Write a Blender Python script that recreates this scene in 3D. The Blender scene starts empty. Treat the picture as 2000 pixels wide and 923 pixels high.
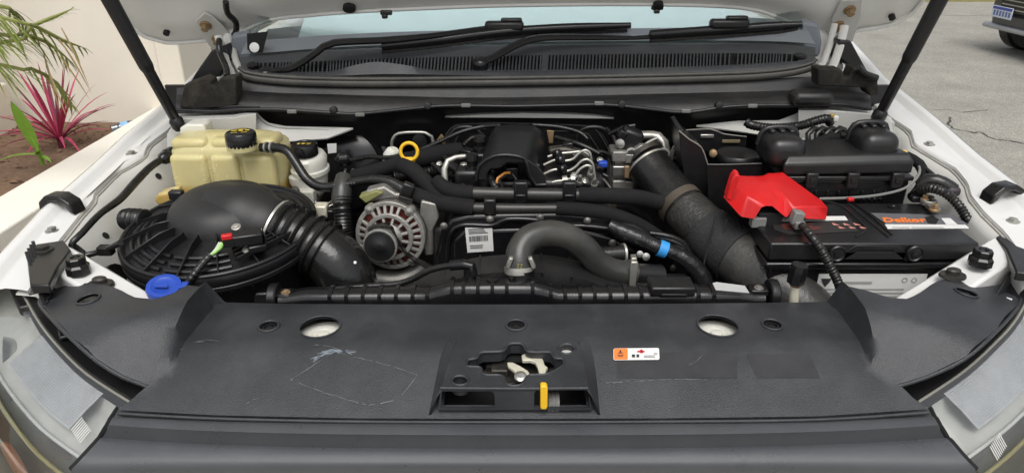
import bpy, bmesh, math, random
from mathutils import Vector, Matrix, noise
from mathutils.geometry import delaunay_2d_cdt
random.seed(7)
V = Vector
S = bpy.context.scene
C = S.collection
# ---------------------------------------------------------------- camera, sky, sun, exposure
FPX, PITCH, CAMZ = 1400.0, math.radians(25), 1.734
cam = bpy.data.cameras.new('camera'); cam.sensor_width = 36; cam.lens = 36 * FPX / 2000
cam.clip_start = .05; cam.clip_end = 400
co = bpy.data.objects.new('camera', cam); C.objects.link(co)
co.location = (0, 0, CAMZ); co.rotation_euler = (math.radians(90) - PITCH, 0, 0)
S.camera = co
w = bpy.data.worlds.new('World'); S.world = w; w.use_nodes = True
nt = w.node_tree; bg = nt.nodes['Background']
sky = nt.nodes.new('ShaderNodeTexSky'); sky.sky_type = 'NISHITA'; sky.sun_disc = False
SUN_EL, SUN_AZ = 62, 178          # degrees; azimuth from +Y towards +X
sky.sun_elevation = math.radians(SUN_EL); sky.sun_rotation = math.radians(SUN_AZ)
sky.air_density = 1.0; sky.dust_density = 4.0; sky.ozone_density = 1.0
hs = nt.nodes.new('ShaderNodeHueSaturation'); hs.inputs['Saturation'].default_value = .25   # thin even overcast
nt.links.new(sky.outputs[0], hs.inputs['Color']); nt.links.new(hs.outputs[0], bg.inputs[0])
bg.inputs[1].default_value = .12
sl = bpy.data.lights.new('sun', 'SUN'); sl.energy = 1.2; sl.angle = math.radians(40); sl.color = (1, .98, .95)
so = bpy.data.objects.new('sun', sl); C.objects.link(so)
a, e = math.radians(SUN_AZ), math.radians(SUN_EL)
so.rotation_euler = V((math.sin(a)*math.cos(e), math.cos(a)*math.cos(e), math.sin(e))).to_track_quat('Z', 'Y').to_euler()
S.view_settings.view_transform = 'Standard'; S.view_settings.look = 'None'
S.view_settings.exposure = 0.38; S.view_settings.gamma = 1
S.render.engine = 'CYCLES'; S.cycles.use_denoising = True
S.cycles.max_bounces = 8; S.cycles.transparent_max_bounces = 12
try: S.cycles.denoiser = 'OPENIMAGEDENOISE'
except Exception: pass

# ---------------------------------------------------------------- measuring: a point of the photograph put at its real depth
CP, SP = math.cos(PITCH), math.sin(PITCH)
def ray(px, py):
    u, v = (px - 1000) / FPX, (461.5 - py) / FPX
    return V((u, CP + v * SP, -SP + v * CP))
O = V((0, 0, CAMZ))
def Zp(px, py, z): d = ray(px, py); return O + d * ((z - CAMZ) / d.z)
def Yp(px, py, y): d = ray(px, py); return O + d * (y / d.y)
def Xp(px, py, x): d = ray(px, py); return O + d * (x / d.x)
def PL(px, py, p0, n): d = ray(px, py); return O + d * ((V(p0) - O).dot(n) / d.dot(n))
def proj(p):
    d = V(p) - O; f_ = d.dot(V((0, CP, -SP))); return (1000 + FPX*d.x/f_, 461.5 - FPX*d.dot(V((0, SP, CP)))/f_)
def Ys(pts, y=None): return [Yp(p[0], p[1], p[2] if len(p) > 2 else y) for p in pts]
def Zs(pts, z=None): return [Zp(p[0], p[1], p[2] if len(p) > 2 else z) for p in pts]
def size(px, y, row=461): return px * (Yp(1000, row, y) - O).dot(V((0, CP, -SP))) / FPX   # pixels -> metres at depth y

# ---------------------------------------------------------------- materials
MATS = {}
def mat(name, col, rough=.5, metal=0, var=.12, vs=18, bump=0, bs=250, spec=.5, dust=0, coat=0, sss=0, trans=0, dustcol=(.33, .29, .23)):
    if name in MATS: return MATS[name]
    m = bpy.data.materials.new(name); m.use_nodes = True; t = m.node_tree; N, L = t.nodes, t.links
    b = N['Principled BSDF']
    tc = N.new('ShaderNodeTexCoord')
    n1 = N.new('ShaderNodeTexNoise'); n1.inputs['Scale'].default_value = vs; n1.inputs['Detail'].default_value = 6; n1.inputs['Roughness'].default_value = .65
    L.new(tc.outputs['Object'], n1.inputs['Vector'])
    mx = N.new('ShaderNodeMix'); mx.data_type = 'RGBA'
    L.new(n1.outputs['Fac'], mx.inputs['Factor'])
    mx.inputs[6].default_value = (*[max(0, c * (1 - var * 1.6)) for c in col], 1)
    mx.inputs[7].default_value = (*[min(1, c * (1 + var * 1.6)) for c in col], 1)
    out = mx.outputs[2]
    if dust:
        n3 = N.new('ShaderNodeTexNoise'); n3.inputs['Scale'].default_value = 9; n3.inputs['Detail'].default_value = 9; n3.inputs['Roughness'].default_value = .75
        L.new(tc.outputs['Object'], n3.inputs['Vector'])
        rp = N.new('ShaderNodeMapRange'); rp.inputs[1].default_value = .45; rp.inputs[2].default_value = .8; rp.inputs[3].default_value = 0; rp.inputs[4].default_value = dust
        L.new(n3.outputs['Fac'], rp.inputs[0])
        m2 = N.new('ShaderNodeMix'); m2.data_type = 'RGBA'; L.new(rp.outputs[0], m2.inputs['Factor'])
        L.new(out, m2.inputs[6]); m2.inputs[7].default_value = (*dustcol, 1); out = m2.outputs[2]
    L.new(out, b.inputs['Base Color'])
    rr = N.new('ShaderNodeMapRange'); rr.inputs[3].default_value = max(.02, rough - .1); rr.inputs[4].default_value = min(1, rough + .1)
    L.new(n1.outputs['Fac'], rr.inputs[0]); L.new(rr.outputs[0], b.inputs['Roughness'])
    b.inputs['Metallic'].default_value = metal
    b.inputs['Specular IOR Level'].default_value = spec
    if coat: b.inputs['Coat Weight'].default_value = coat; b.inputs['Coat Roughness'].default_value = .06
    if sss: b.inputs['Subsurface Weight'].default_value = sss; b.inputs['Subsurface Radius'].default_value = (.05, .04, .015); b.inputs['Subsurface Scale'].default_value = .6
    if trans: b.inputs['Transmission Weight'].default_value = trans
    if bump:
        n2 = N.new('ShaderNodeTexNoise'); n2.inputs['Scale'].default_value = bs; n2.inputs['Detail'].default_value = 3
        L.new(tc.outputs['Object'], n2.inputs['Vector'])
        bp = N.new('ShaderNodeBump'); bp.inputs['Strength'].default_value = bump; bp.inputs['Distance'].default_value = .004
        L.new(n2.outputs['Fac'], bp.inputs['Height']); L.new(bp.outputs[0], b.inputs['Normal'])
    MATS[name] = m
    return m
def glass(name, tint=(1, 1, 1), refl=.12, rough=.02):
    m = bpy.data.materials.new(name); m.use_nodes = True; t = m.node_tree; N, L = t.nodes, t.links
    N.remove(N['Principled BSDF'])
    tr = N.new('ShaderNodeBsdfTransparent'); tr.inputs[0].default_value = (*tint, 1)
    gl = N.new('ShaderNodeBsdfGlossy'); gl.inputs['Roughness'].default_value = rough
    fr = N.new('ShaderNodeFresnel'); fr.inputs[0].default_value = 1.5
    ad = N.new('ShaderNodeMath'); ad.operation = 'ADD'; ad.inputs[1].default_value = refl; ad.use_clamp = True
    L.new(fr.outputs[0], ad.inputs[0])
    mx = N.new('ShaderNodeMixShader'); L.new(ad.outputs[0], mx.inputs[0]); L.new(tr.outputs[0], mx.inputs[1]); L.new(gl.outputs[0], mx.inputs[2])
    L.new(mx.outputs[0], N['Material Output'].inputs[0])
    return m
PAINT = mat('white_paint', (.74, .735, .71), .22, 0, .02, 6, coat=.8, dust=.03, dustcol=(.5, .45, .37))
PAINT2 = mat('white_paint_inner_shaded', (.58, .575, .54), .45, 0, .05, 8, dust=.16, dustcol=(.42, .38, .3))  # thin dull bay paint, its darker tone also puts in shade below the tray
BONNETM = mat('bonnet_inner_paint', (.74, .73, .69), .42, 0, .03, 5, dust=.08, dustcol=(.45, .41, .34))
PLAS = mat('black_plastic', (.010, .010, .011), .31, 0, .25, 25, .10, 500, dust=.03)
PLASD = mat('black_plastic_dusty', (.014, .014, .015), .40, 0, .2, 20, .2, 400, dust=.09)
PLASG = mat('black_plastic_gloss', (.007, .007, .008), .20, 0, .2, 20, .05, 300, dust=.03)
PANEL = mat('cover_panel_plastic', (.031, .033, .037), .36, 0, .34, 9, .28, 700, dust=.17, dustcol=(.13, .13, .132))
GRAIN = mat('grained_bumper_plastic', (.078, .082, .088), .30, 0, .12, 14, .25, 1100)
COWLM = mat('cowl_plastic', (.046, .049, .054), .45, 0, .12, 20, .2, 400, dust=.1)
RUB = mat('rubber', (.009, .009, .009), .27, 0, .2, 30, .1, 200, dust=.05)
SEALM = mat('weather_seal_rubber', (.06, .058, .052), .5, 0, .2, 30, .1, 200, dust=.2)
GREYRUB = mat('grey_rubber_hose', (.036, .037, .034), .33, 0, .15, 20, .1, 220, dust=.15)
FOAM = mat('foam_sleeve', (.009, .009, .010), .75, 0, .2, 60, .5, 900, spec=.25, dust=.03)
FELT = mat('dark_felt', (.03, .028, .025), .95, 0, .3, 80, .8, 500, spec=.1, dust=.25)
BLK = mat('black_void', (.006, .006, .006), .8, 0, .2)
METBLK = mat('black_painted_metal', (.009, .009, .010), .32, 0, .2, 20, .05, 100, dust=.04)
ALU = mat('cast_aluminium', (.33, .32, .295), .45, .65, .28, 45, .3, 300, dust=.35, dustcol=(.25, .22, .18))
STEEL = mat('zinc_steel', (.45, .44, .41), .35, .9, .2, 60)
BRIGHT = mat('bright_metal', (.52, .51, .46), .36, .7, .2, 50, dust=.2, dustcol=(.3, .26, .2))
DARKMET = mat('dark_grimy_metal', (.05, .047, .042), .45, .6, .3, 40, .3, 200, dust=.3)
BRASS = mat('rusty_bolt', (.32, .22, .12), .5, .6, .3, 60)
TANK = mat('aged_translucent_plastic', (.78, .665, .34), .26, 0, .22, 5, sss=.35, dust=.18, dustcol=(.62, .45, .15), trans=.22)
def tank_fluid(m, level):      # coolant standing in the tank shows amber through its lower wall
    N, L = m.node_tree.nodes, m.node_tree.links; b = N['Principled BSDF']; src = b.inputs['Base Color'].links[0].from_socket
    g = N.new('ShaderNodeNewGeometry'); sx = N.new('ShaderNodeSeparateXYZ'); L.new(g.outputs['Position'], sx.inputs[0])
    mr = N.new('ShaderNodeMapRange'); mr.inputs[1].default_value = level - .012; mr.inputs[2].default_value = level + .004; mr.inputs[3].default_value = .75; mr.inputs[4].default_value = 0
    L.new(sx.outputs['Z'], mr.inputs[0]); mx = N.new('ShaderNodeMix'); mx.data_type = 'RGBA'; L.new(mr.outputs[0], mx.inputs['Factor'])
    L.new(src, mx.inputs[6]); mx.inputs[7].default_value = (.60, .36, .06, 1); L.new(mx.outputs[2], b.inputs['Base Color'])
tank_fluid(TANK, 1.125)
MILK = mat('milky_plastic', (.68, .67, .6), .4, 0, .06, 20, sss=.2, dust=.15)
RED = mat('red_plastic', (.60, .012, .014), .33, 0, .10, 30, .12, 150, dust=.05, dustcol=(.5, .2, .15))
BLUE = mat('blue_plastic', (.015, .065, .42), .45, 0, .08, 20)
BLUETAPE = mat('blue_tape', (.04, .3, .7), .45)
YEL = mat('yellow_plastic', (.85, .5, .02), .4, 0, .05)
YELP = mat('yellow_print', (.6, .45, .06), .6)
ORG = mat('orange_print', (.85, .2, .03), .55, 0, .03)
WHT = mat('white_label', (.72, .72, .69), .5, 0, .04, 30)
INK = mat('label_ink', (.03, .03, .03), .6)
GREYINK = mat('grey_ink', (.35, .35, .35), .6)
PINK = mat('pink_print', (.7, .3, .25), .6)
LATCHM = mat('latch_cream_metal', (.66, .63, .5), .45, .2, .15, 40, dust=.15)
BROWN = mat('brown_tape', (.075, .06, .043), .6, 0, .2, 40)
COPPER = mat('red_winding', (.16, .025, .015), .5, .3)
GREENW = mat('green_wire', (.25, .5, .1), .5)
GREYPL = mat('grey_connector', (.2, .2, .19), .5)

# ---------------------------------------------------------------- mesh helpers (every call makes ONE object)
def mk(name, v, f, m, par=None, smooth=40, bev=0, seg=2, solid=0, sub=0, recalc=True, off=-1):
    me = bpy.data.meshes.new(name); me.from_pydata([tuple(p) for p in v], [], [tuple(q) for q in f]); me.update()
    if recalc:
        bm = bmesh.new(); bm.from_mesh(me); bmesh.ops.recalc_face_normals(bm, faces=bm.faces); bm.to_mesh(me); bm.free()
    me.materials.append(m)
    if smooth:
        me.polygons.foreach_set('use_smooth', [True] * len(me.polygons)); me.set_sharp_from_angle(angle=math.radians(smooth))
    o = bpy.data.objects.new(name, me); C.objects.link(o)
    if par is not None:
        o.parent = par
        if par.type == 'EMPTY': o.location = -par.location
    if solid and smooth:
        bm = bmesh.new(); bm.from_mesh(me)
        for e_ in bm.edges:
            if e_.is_boundary: e_.smooth = False
        bm.to_mesh(me); bm.free()
    if solid:
        q = o.modifiers.new('solid', 'SOLIDIFY'); q.thickness = solid; q.offset = off
    if bev:
        q = o.modifiers.new('bevel', 'BEVEL'); q.width = bev; q.segments = seg; q.limit_method = 'ANGLE'; q.angle_limit = math.radians(35)
    if sub:
        q = o.modifiers.new('sub', 'SUBSURF'); q.levels = sub; q.render_levels = sub
    return o
def tag(o, label, cat=None, group=None, kind=None):
    if label: o['label'] = label
    if cat: o['category'] = cat
    if group: o['group'] = group
    if kind: o['kind'] = kind
    return o
def thing(name, label, cat, loc, group=None):
    o = bpy.data.objects.new(name, None); C.objects.link(o); o.location = loc; o.empty_display_size = .05
    return tag(o, label, cat, group)
def struct(o): o['kind'] = 'structure'; return o
def resample(path, r, step):
    P = [V(p) for p in path]; n = len(P)
    R = list(r) if isinstance(r, (list, tuple)) else [r] * n
    pts, rad = [], []
    for i in range(n - 1):
        p0, p1, p2, p3 = P[max(i-1, 0)], P[i], P[i+1], P[min(i+2, n-1)]
        k = max(1, int((p2 - p1).length / step))
        for j in range(k):
            t = j / k
            pts.append(.5 * ((2*p1) + (p2-p0)*t + (2*p0-5*p1+4*p2-p3)*t*t + (3*p1-p0-3*p2+p3)*t**3)); rad.append(R[i] + (R[i+1]-R[i]) * (t*t*(3-2*t)))
    pts.append(P[-1]); rad.append(R[-1])
    return pts, rad
def ringmesh(pts, rad, n=14, cap=True, flat=1.0, up=None):
    v, f = [], []
    t = (pts[1] - pts[0]).normalized()
    a = V(up) if up else (V((0, 0, 1)) if abs(t.z) < .9 else V((1, 0, 0)))
    nrm = (a - t * a.dot(t)).normalized()
    m = len(pts)
    for i in range(m):
        t = (pts[min(i+1, m-1)] - pts[max(i-1, 0)]).normalized()
        nrm = (nrm - t * nrm.dot(t)).normalized(); b = t.cross(nrm)
        for k in range(n):
            q = 2 * math.pi * k / n
            v.append(pts[i] + (nrm * math.cos(q) * flat + b * math.sin(q)) * rad[i])
    for i in range(m - 1):
        for k in range(n):
            f.append((i*n+k, i*n+(k+1) % n, (i+1)*n+(k+1) % n, (i+1)*n+k))
    if cap: f.append(tuple(range(n))); f.append(tuple((m-1)*n+k for k in range(n)))
    return v, f
def tube(name, path, r, m, par=None, n=14, step=.012, corr=None, cap=True, flat=1.0, wob=0, up=None, a=0, b=1, dr=0, smooth=50):
    pts, rad = resample(path, r, .0022 if corr and corr[0] < .02 else (.004 if corr else step))
    L = [0]
    for i in range(1, len(pts)): L.append(L[-1] + (pts[i] - pts[i-1]).length)
    if corr and len(corr) > 2: rad = [x + corr[1]*max(0, math.cos(l / corr[0] * 2 * math.pi))**2.2 for x, l in zip(rad, L)]
    elif corr: rad = [x + corr[1] * math.sin(l / corr[0] * 2 * math.pi) for x, l in zip(rad, L)]
    if wob: rad = [x * (1 + wob * noise.noise(p * 60)) for x, p in zip(rad, pts)]
    if a > 0 or b < 1:
        T = L[-1]; idx = [i for i in range(len(pts)) if a * T <= L[i] <= b * T]
        pts = [pts[i] for i in idx]; rad = [rad[i] for i in idx]
    rad = [x + dr for x in rad]
    v, f = ringmesh(pts, rad, n, cap, flat, up)
    return mk(name, v, f, m, par, smooth)
def band(name, path, r, a, b, dr, m, par=None, n=20, step=.003): return tube(name, path, r, m, par, n, step, a=a, b=b, dr=dr)
def frame(axis, up=None):
    z = V(axis).normalized(); u = V(up) if up else (V((1, 0, 0)) if abs(z.x) < .8 else V((0, 0, 1)))
    x = (u - z * u.dot(z)).normalized(); return x, z.cross(x), z
def lathe_vf(c, axis, prof, n=28, ex=1, ey=1, up=None, fun=None):
    x, y, z = frame(axis, up); c = V(c); v, f = [], []
    for r, h in prof:
        for k in range(n):
            q = 2*math.pi*k/n; rr = r * (fun(q) if fun else 1)
            v.append(c + x*math.cos(q)*rr*ex + y*math.sin(q)*rr*ey + z*h)
    for i in range(len(prof) - 1):
        for k in range(n): f.append((i*n+k, i*n+(k+1) % n, (i+1)*n+(k+1) % n, (i+1)*n+k))
    f.append(tuple(range(n))); f.append(tuple((len(prof)-1)*n+k for k in range(n)))
    return v, f
def lathe(name, c, axis, prof, m, par=None, n=28, ex=1, ey=1, up=None, fun=None, bev=0, smooth=40):
    v, f = lathe_vf(c, axis, prof, n, ex, ey, up, fun)
    return mk(name, v, f, m, par, smooth, bev)
def washer(name, c, axis, r1, r2, h, m, par=None, n=28, ex=1, ey=1, up=None, bev=0):   # an open ring
    x, y, z = frame(axis, up); c = V(c); v, f = [], []
    for r, hh in ((r1, 0), (r2, 0), (r2, h), (r1, h)):
        for k in range(n):
            q = 2*math.pi*k/n; v.append(c + x*math.cos(q)*r*ex + y*math.sin(q)*r*ey + z*hh)
    for i in range(4):
        for k in range(n): f.append((i*n+k, i*n+(k+1) % n, ((i+1) % 4)*n+(k+1) % n, ((i+1) % 4)*n+k))
    return mk(name, v, f, m, par, 40, bev)
def rbox(name, c, s, m, par=None, rot=None, bev=.004, seg=2, taper=1.0, smooth=40):
    c = V(c); R = rot if rot is not None else Matrix.Identity(3); v = []
    for z in (-1, 1):
        k = taper if z > 0 else 1
        for x, y in ((-1, -1), (1, -1), (1, 1), (-1, 1)): v.append(c + R @ V((x*s[0]/2*k, y*s[1]/2*k, z*s[2]/2)))
    f = [(0, 1, 2, 3), (4, 5, 6, 7), (0, 1, 5, 4), (1, 2, 6, 5), (2, 3, 7, 6), (3, 0, 4, 7)]
    return mk(name, v, f, m, par, smooth, bev, seg)
def prism(name, pts, vec, m, par=None, bev=.003, seg=2, smooth=40):
    n = len(pts); vec = V(vec); v = [V(p) for p in pts] + [V(p) + vec for p in pts]
    f = [tuple(range(n)), tuple(range(n, 2*n))] + [(i, (i+1) % n, n+(i+1) % n, n+i) for i in range(n)]
    return mk(name, v, f, m, par, smooth, bev, seg)
def loft(name, rails, m, par=None, solid=0, smooth=40, bev=0, sub=0, closed=False, fine=0, off=-1):
    if fine: rails = [resample(r, 0, fine_step(r, fine))[0] for r in rails]; k = min(len(r) for r in rails); rails = [[r[round(i*(len(r)-1)/(k-1))] for i in range(k)] for r in rails]
    n = len(rails[0]); v = [p for r in rails for p in r]; f = []
    for i in range(len(rails) - (0 if closed else 1)):
        j = (i + 1) % len(rails)
        for k in range(n - 1): f.append((i*n+k, i*n+k+1, j*n+k+1, j*n+k))
    return mk(name, v, f, m, par, smooth, bev, 2, solid, sub, off=off)
def fine_step(r, k): return sum((V(r[i+1]) - V(r[i])).length for i in range(len(r) - 1)) / (k * (len(r) - 1))
def hull(name, sets, m, par=None, bev=.004, seg=2, smooth=35):
    bm = bmesh.new()
    for s in sets:
        vs = [bm.verts.new(p) for p in s]
        r = bmesh.ops.convex_hull(bm, input=vs)
        dead = [g for g in r['geom_interior'] if isinstance(g, bmesh.types.BMVert)]
        bmesh.ops.delete(bm, geom=dead, context='VERTS')
    bmesh.ops.dissolve_limit(bm, angle_limit=math.radians(4), verts=bm.verts, edges=bm.edges)
    bm.verts.index_update()
    v = [x.co.copy() for x in bm.verts]; f = [[x.index for x in q.verts] for q in bm.faces]; bm.free()
    return mk(name, v, f, m, par, smooth, bev, seg)
def inside(p, poly):
    c = False; n = len(poly)
    for i in range(n):
        a, b = poly[i], poly[i-1]
        if (a[1] > p[1]) != (b[1] > p[1]) and p[0] < (b[0]-a[0])*(p[1]-a[1])/(b[1]-a[1]) + a[0]: c = not c
    return c
def sheet(name, outline, holes, to3, m, par=None, grid=.02, solid=.004, smooth=45, off=-1, lines=()):
    """a plate cut to an outline with holes, filled by a grid and lifted by to3(u, v)"""
    pts, edges = [], []
    for loop in [outline] + holes:
        b = len(pts); ring = []
        for i in range(len(loop)):
            p, q = V(loop[i]), V(loop[(i+1) % len(loop)]); k = max(1, int((q-p).length / (grid if loop is outline else grid*.6)))
            ring += [p.lerp(q, j/k) for j in range(k)]
        pts += ring; edges += [(b+i, b+(i+1) % len(ring)) for i in range(len(ring))]
    for ln in lines:
        b = len(pts); ring = []
        for i in range(len(ln)-1):
            p, q = V(ln[i]), V(ln[i+1]); k = max(1, int((q-p).length / (grid*.5))); ring += [p.lerp(q, j/k) for j in range(k)]
        ring.append(V(ln[-1])); pts += ring; edges += [(b+i, b+i+1) for i in range(len(ring)-1)]
    us = [p[0] for p in outline]; vs = [p[1] for p in outline]
    edge_pts = list(pts)
    def near(q):
        return any(abs(e[0]-q[0]) < grid*.45 and abs(e[1]-q[1]) < grid*.45 for e in edge_pts)
    u = min(us)
    while u < max(us):
        v_ = min(vs)
        while v_ < max(vs):
            q = V((u, v_))
            if inside(q, outline) and not any(inside(q, h) for h in holes) and not near(q): pts.append(q)
            v_ += grid
        u += grid
    r = delaunay_2d_cdt([V((p[0], p[1])) for p in pts], edges, [], 0, 1e-6)
    vv, ff = r[0], r[2]
    keep = []
    for t in ff:
        c = sum((V(vv[i]) for i in t), V((0, 0))) / len(t)
        ar = abs((vv[t[1]]-vv[t[0]]).cross(vv[t[2]]-vv[t[0]])) if len(t) == 3 else 1
        if ar > grid*grid*.02 and inside(c, outline) and not any(inside(c, h) for h in holes): keep.append(t)
    o = mk(name, [to3(p[0], p[1]) for p in vv], keep, m, par, smooth, recalc=True, solid=solid, off=off)
    return o
def orient(o, d):                       # make an open sheet's faces look along d, so that its thickness goes the other way
    me = o.data; s = sum((p.normal * p.area for p in me.polygons), V((0, 0, 0)))
    if s.dot(V(d)) < 0: me.flip_normals()
    return o
def circ(c, r, n=20, ex=1, ey=1): return [(c[0] + math.cos(2*math.pi*i/n)*r*ex, c[1] + math.sin(2*math.pi*i/n)*r*ey) for i in range(n)]
def smoothstep(a, b, x): t = max(0, min(1, (x-a)/(b-a))); return t*t*(3-2*t)
def bolt(c, axis, r, m=None, par=None, name='bolt', h=None):
    m = m or STEEL; h = h or r*.8
    v, f = lathe_vf(V(c), axis, [(r*1.5, -.001), (r*1.5, h*.2), (r*1.3, h*.3)], 14); b = len(v)
    v2, f2 = lathe_vf(V(c), axis, [(r, h*.2), (r, h*.92), (r*.8, h)], 6); v += v2; f += [tuple(b+i for i in q) for q in f2]
    return mk(name, v, f, m, par, 30)
def text(name, s, o, xd, yd, h, m, par=None, bold=0, shear=0, depth=.0004):
    cu = bpy.data.curves.new(name, 'FONT'); cu.body = s; cu.size = h; cu.shear = shear; cu.offset = bold; cu.extrude = depth; cu.resolution_u = 2
    t = bpy.data.objects.new('tmp', cu); C.objects.link(t)
    dg = bpy.context.evaluated_depsgraph_get(); me = bpy.data.meshes.new_from_object(t.evaluated_get(dg))
    bpy.data.objects.remove(t); xd, yd = V(xd).normalized(), V(yd).normalized(); zd = xd.cross(yd)
    M4 = Matrix((xd, yd, zd)).transposed().to_4x4(); M4.translation = V(o); me.transform(M4); me.materials.clear(); me.materials.append(m)
    ob = bpy.data.objects.new(name, me); C.objects.link(ob)
    if par is not None:
        ob.parent = par
        if par.type == 'EMPTY': ob.location = -par.location
    return ob
def quads(name, rects, o, xd, yd, m, par, h=.0006):      # flat print of many small marks: one object
    xd, yd = V(xd).normalized(), V(yd).normalized(); zd = xd.cross(yd) * h; v, f = [], []
    for (x0, y0, x1, y1) in rects:
        b = len(v)
        for x, y in ((x0, y0), (x1, y0), (x1, y1), (x0, y1)): v.append(V(o) + xd*x + yd*y + zd)
        f.append((b, b+1, b+2, b+3))
    ob = mk(name, v, f, m, par, 0, recalc=False); ob['kind'] = 'stuff'; return ob

# ================================================================ THE SETTING
def ground_mat():
    m = mat('asphalt', (.37, .355, .31), .9, 0, .24, 1.6, .5, 160, spec=.2)
    N, L = m.node_tree.nodes, m.node_tree.links; b = N['Principled BSDF']; src = b.inputs['Base Color'].links[0].from_socket
    vo = N.new('ShaderNodeTexVoronoi'); vo.inputs['Scale'].default_value = 70
    L.new(N['Texture Coordinate'].outputs['Object'], vo.inputs['Vector'])
    mr = N.new('ShaderNodeMapRange'); mr.inputs[1].default_value = 0; mr.inputs[2].default_value = .6; mr.inputs[3].default_value = 1.3; mr.inputs[4].default_value = .72
    L.new(vo.outputs['Distance'], mr.inputs[0])
    mu = N.new('ShaderNodeMix'); mu.data_type = 'RGBA'; mu.blend_type = 'MULTIPLY'; mu.inputs['Factor'].default_value = 1
    L.new(src, mu.inputs[6]); L.new(mr.outputs[0], mu.inputs[7]); L.new(mu.outputs[2], b.inputs['Base Color'])
    return m
ASPH = ground_mat()
def gz(x, y): return 0.0
gv = [(-150, -60, 0), (150, -60, 0), (150, 250, 0), (-150, 250, 0)]
struct(mk('road', gv, [(0, 1, 2, 3)], ASPH, None, 0))
road = bpy.data.objects['road']
CRACK = mat('crack_filler', (.05, .048, .045), .9)
def ribbon(name, pts, wd, m, par, z=.004):
    v, f = [], []
    for i, p in enumerate(pts):
        t = (V(pts[min(i+1, len(pts)-1)]) - V(pts[max(i-1, 0)])).normalized(); s = V((-t.y, t.x, 0)) * wd * (.5 + random.random())
        v += [V(p) + s + V((0, 0, z)), V(p) - s + V((0, 0, z))]
    for i in range(len(pts)-1): f.append((2*i, 2*i+1, 2*i+3, 2*i+2))
    return mk(name, v, f, m, par, 0)
cp = Zs([(1852, 228), (1858, 236), (1851, 243), (1858, 250), (1872, 254), (1888, 256), (1900, 260), (1912, 258), (1924, 264), (1934, 270), (1950, 273), (1966, 275), (1984, 278), (2010, 282), (2040, 290)], 0)
crk = []
for i in range(len(cp)-1):
    for j in range(4): crk.append(cp[i].lerp(cp[i+1], j/4) + V((random.uniform(-.012, .012), random.uniform(-.02, .02), 0)))
ribbon('crack', crk, .0065, CRACK, road)
cp = Zs([(1795, 214), (1820, 216), (1852, 214), (1880, 220), (1930, 215)], 0)
ribbon('crack', cp, .003, CRACK, road)
LINEM = mat('worn_road_paint', (.36, .34, .28), .8, 0, .2, 6)
ribbon('lane_line', Zs([(1700, 27), (1800, 29), (1900, 30), (1935, 31)], 0), .03, LINEM, road)
VERGE = mat('dry_verge', (.3, .27, .12), .95, 0, .3, 3, .5, 60)
p = Zp(1900, 4, 0)
k_ = mk('verge', [(-60, p.y, .11), (60, p.y, .11), (60, 120, .11), (-60, 120, .11), (-60, p.y, 0), (60, p.y, 0)], [(0, 1, 2, 3), (0, 1, 5, 4)], VERGE, None, 0); struct(k_)

# planter bed, retaining edge and house wall on the left
SOILM = mat('bark_mulch_soil', (.17, .105, .065), .95, 0, .45, 28, .9, 55)
def soil(u, v_): return V((u, v_, .38 + .035*noise.noise(V((u*3, v_*3, 0))) + .02*noise.noise(V((u*11, v_*11, 3)))))
struct(sheet('soil', [(-9, 1.0), (-2.2, 1.0), (-2.2, 4.75), (-9, 4.75)], [], soil, SOILM, None, grid=.12, solid=0))
clod = []
cv, cf = [], []
for i in range(1600):
    x, y = random.uniform(-4.6, -2.3), random.uniform(2.6, 4.7); z = soil(x, y).z
    r = random.uniform(.006, .022); b = len(cv); q = random.uniform(0, 6.3)
    for k in range(4):
        cv.append((x + r*math.cos(q+k*1.57)*random.uniform(.6, 1.6), y + r*math.sin(q+k*1.57)*random.uniform(.5, 1.3), z + random.uniform(-.004, .006)))
    cv.append((x, y, z + r*.8))
    for k in range(4): cf.append((b+k, b+(k+1) % 4, b+4))
MULCH = mat('mulch_chips', (.19, .115, .07), .95, 0, .6, 40)
tag(mk('mulch', cv, cf, MULCH, None, 0), 'brown bark mulch scattered over the garden bed', 'mulch', kind='stuff')
REND = mat('cream_render', (.79, .745, .65), .85, 0, .05, 3, .25, 90, spec=.2)
RENDW = mat('pale_render', (.78, .73, .62), .85, 0, .05, 3, .25, 90, spec=.2)
KERBM = mat('painted_planter_wall', (.80, .76, .67), .8, 0, .06, 4, .3, 80, spec=.2)
t = thing('planter_wall', 'low cream painted retaining wall edging the garden bed beside the truck', 'planter wall', (-2.32, 2.5, 0))
rbox('wall_body', (-2.27, 2.3, .19), (.16, 5.2, .38), RENDW, t, bev=.006)
rbox('coping', (-2.30, 2.3, .425), (.27, 5.2, .085), KERBM, t, bev=.008)
t = thing('house_wall', 'cream rendered house wall behind the red spiky plant', 'wall', (-5, 4.8, 0))
rbox('wall_face', (-6.2, 4.95, 2.2), (7.9, .4, 4.4), REND, t, bev=.01)
rbox('corner_pier', (-2.19, 4.87, 2.2), (.16, .50, 4.4), RENDW, t, bev=.01)
t = thing('gate_pier', 'pale rendered pier on a plinth at the photo\'s left edge', 'pier', (-3.6, 4.1, .3))
rbox('pier_shaft', (-3.72, 4.35, 1.9), (.62, .5, 2.5), RENDW, t, bev=.01)
rbox('plinth', (-3.66, 4.28, .5), (.80, .66, .36), RENDW, t, bev=.012)
t = thing('side_wall', 'cream wall with a grey base seen past the left fender', 'wall', (-4, 7.6, 0))
rbox('wall_face', (-4.6, 7.8, 2.1), (5.5, .3, 3.0), REND, t, bev=.01)
rbox('base_course', (-4.6, 7.78, .3), (5.5, .34, .6), mat('grey_base', (.2, .19, .17), .85), t, bev=.01)

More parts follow.
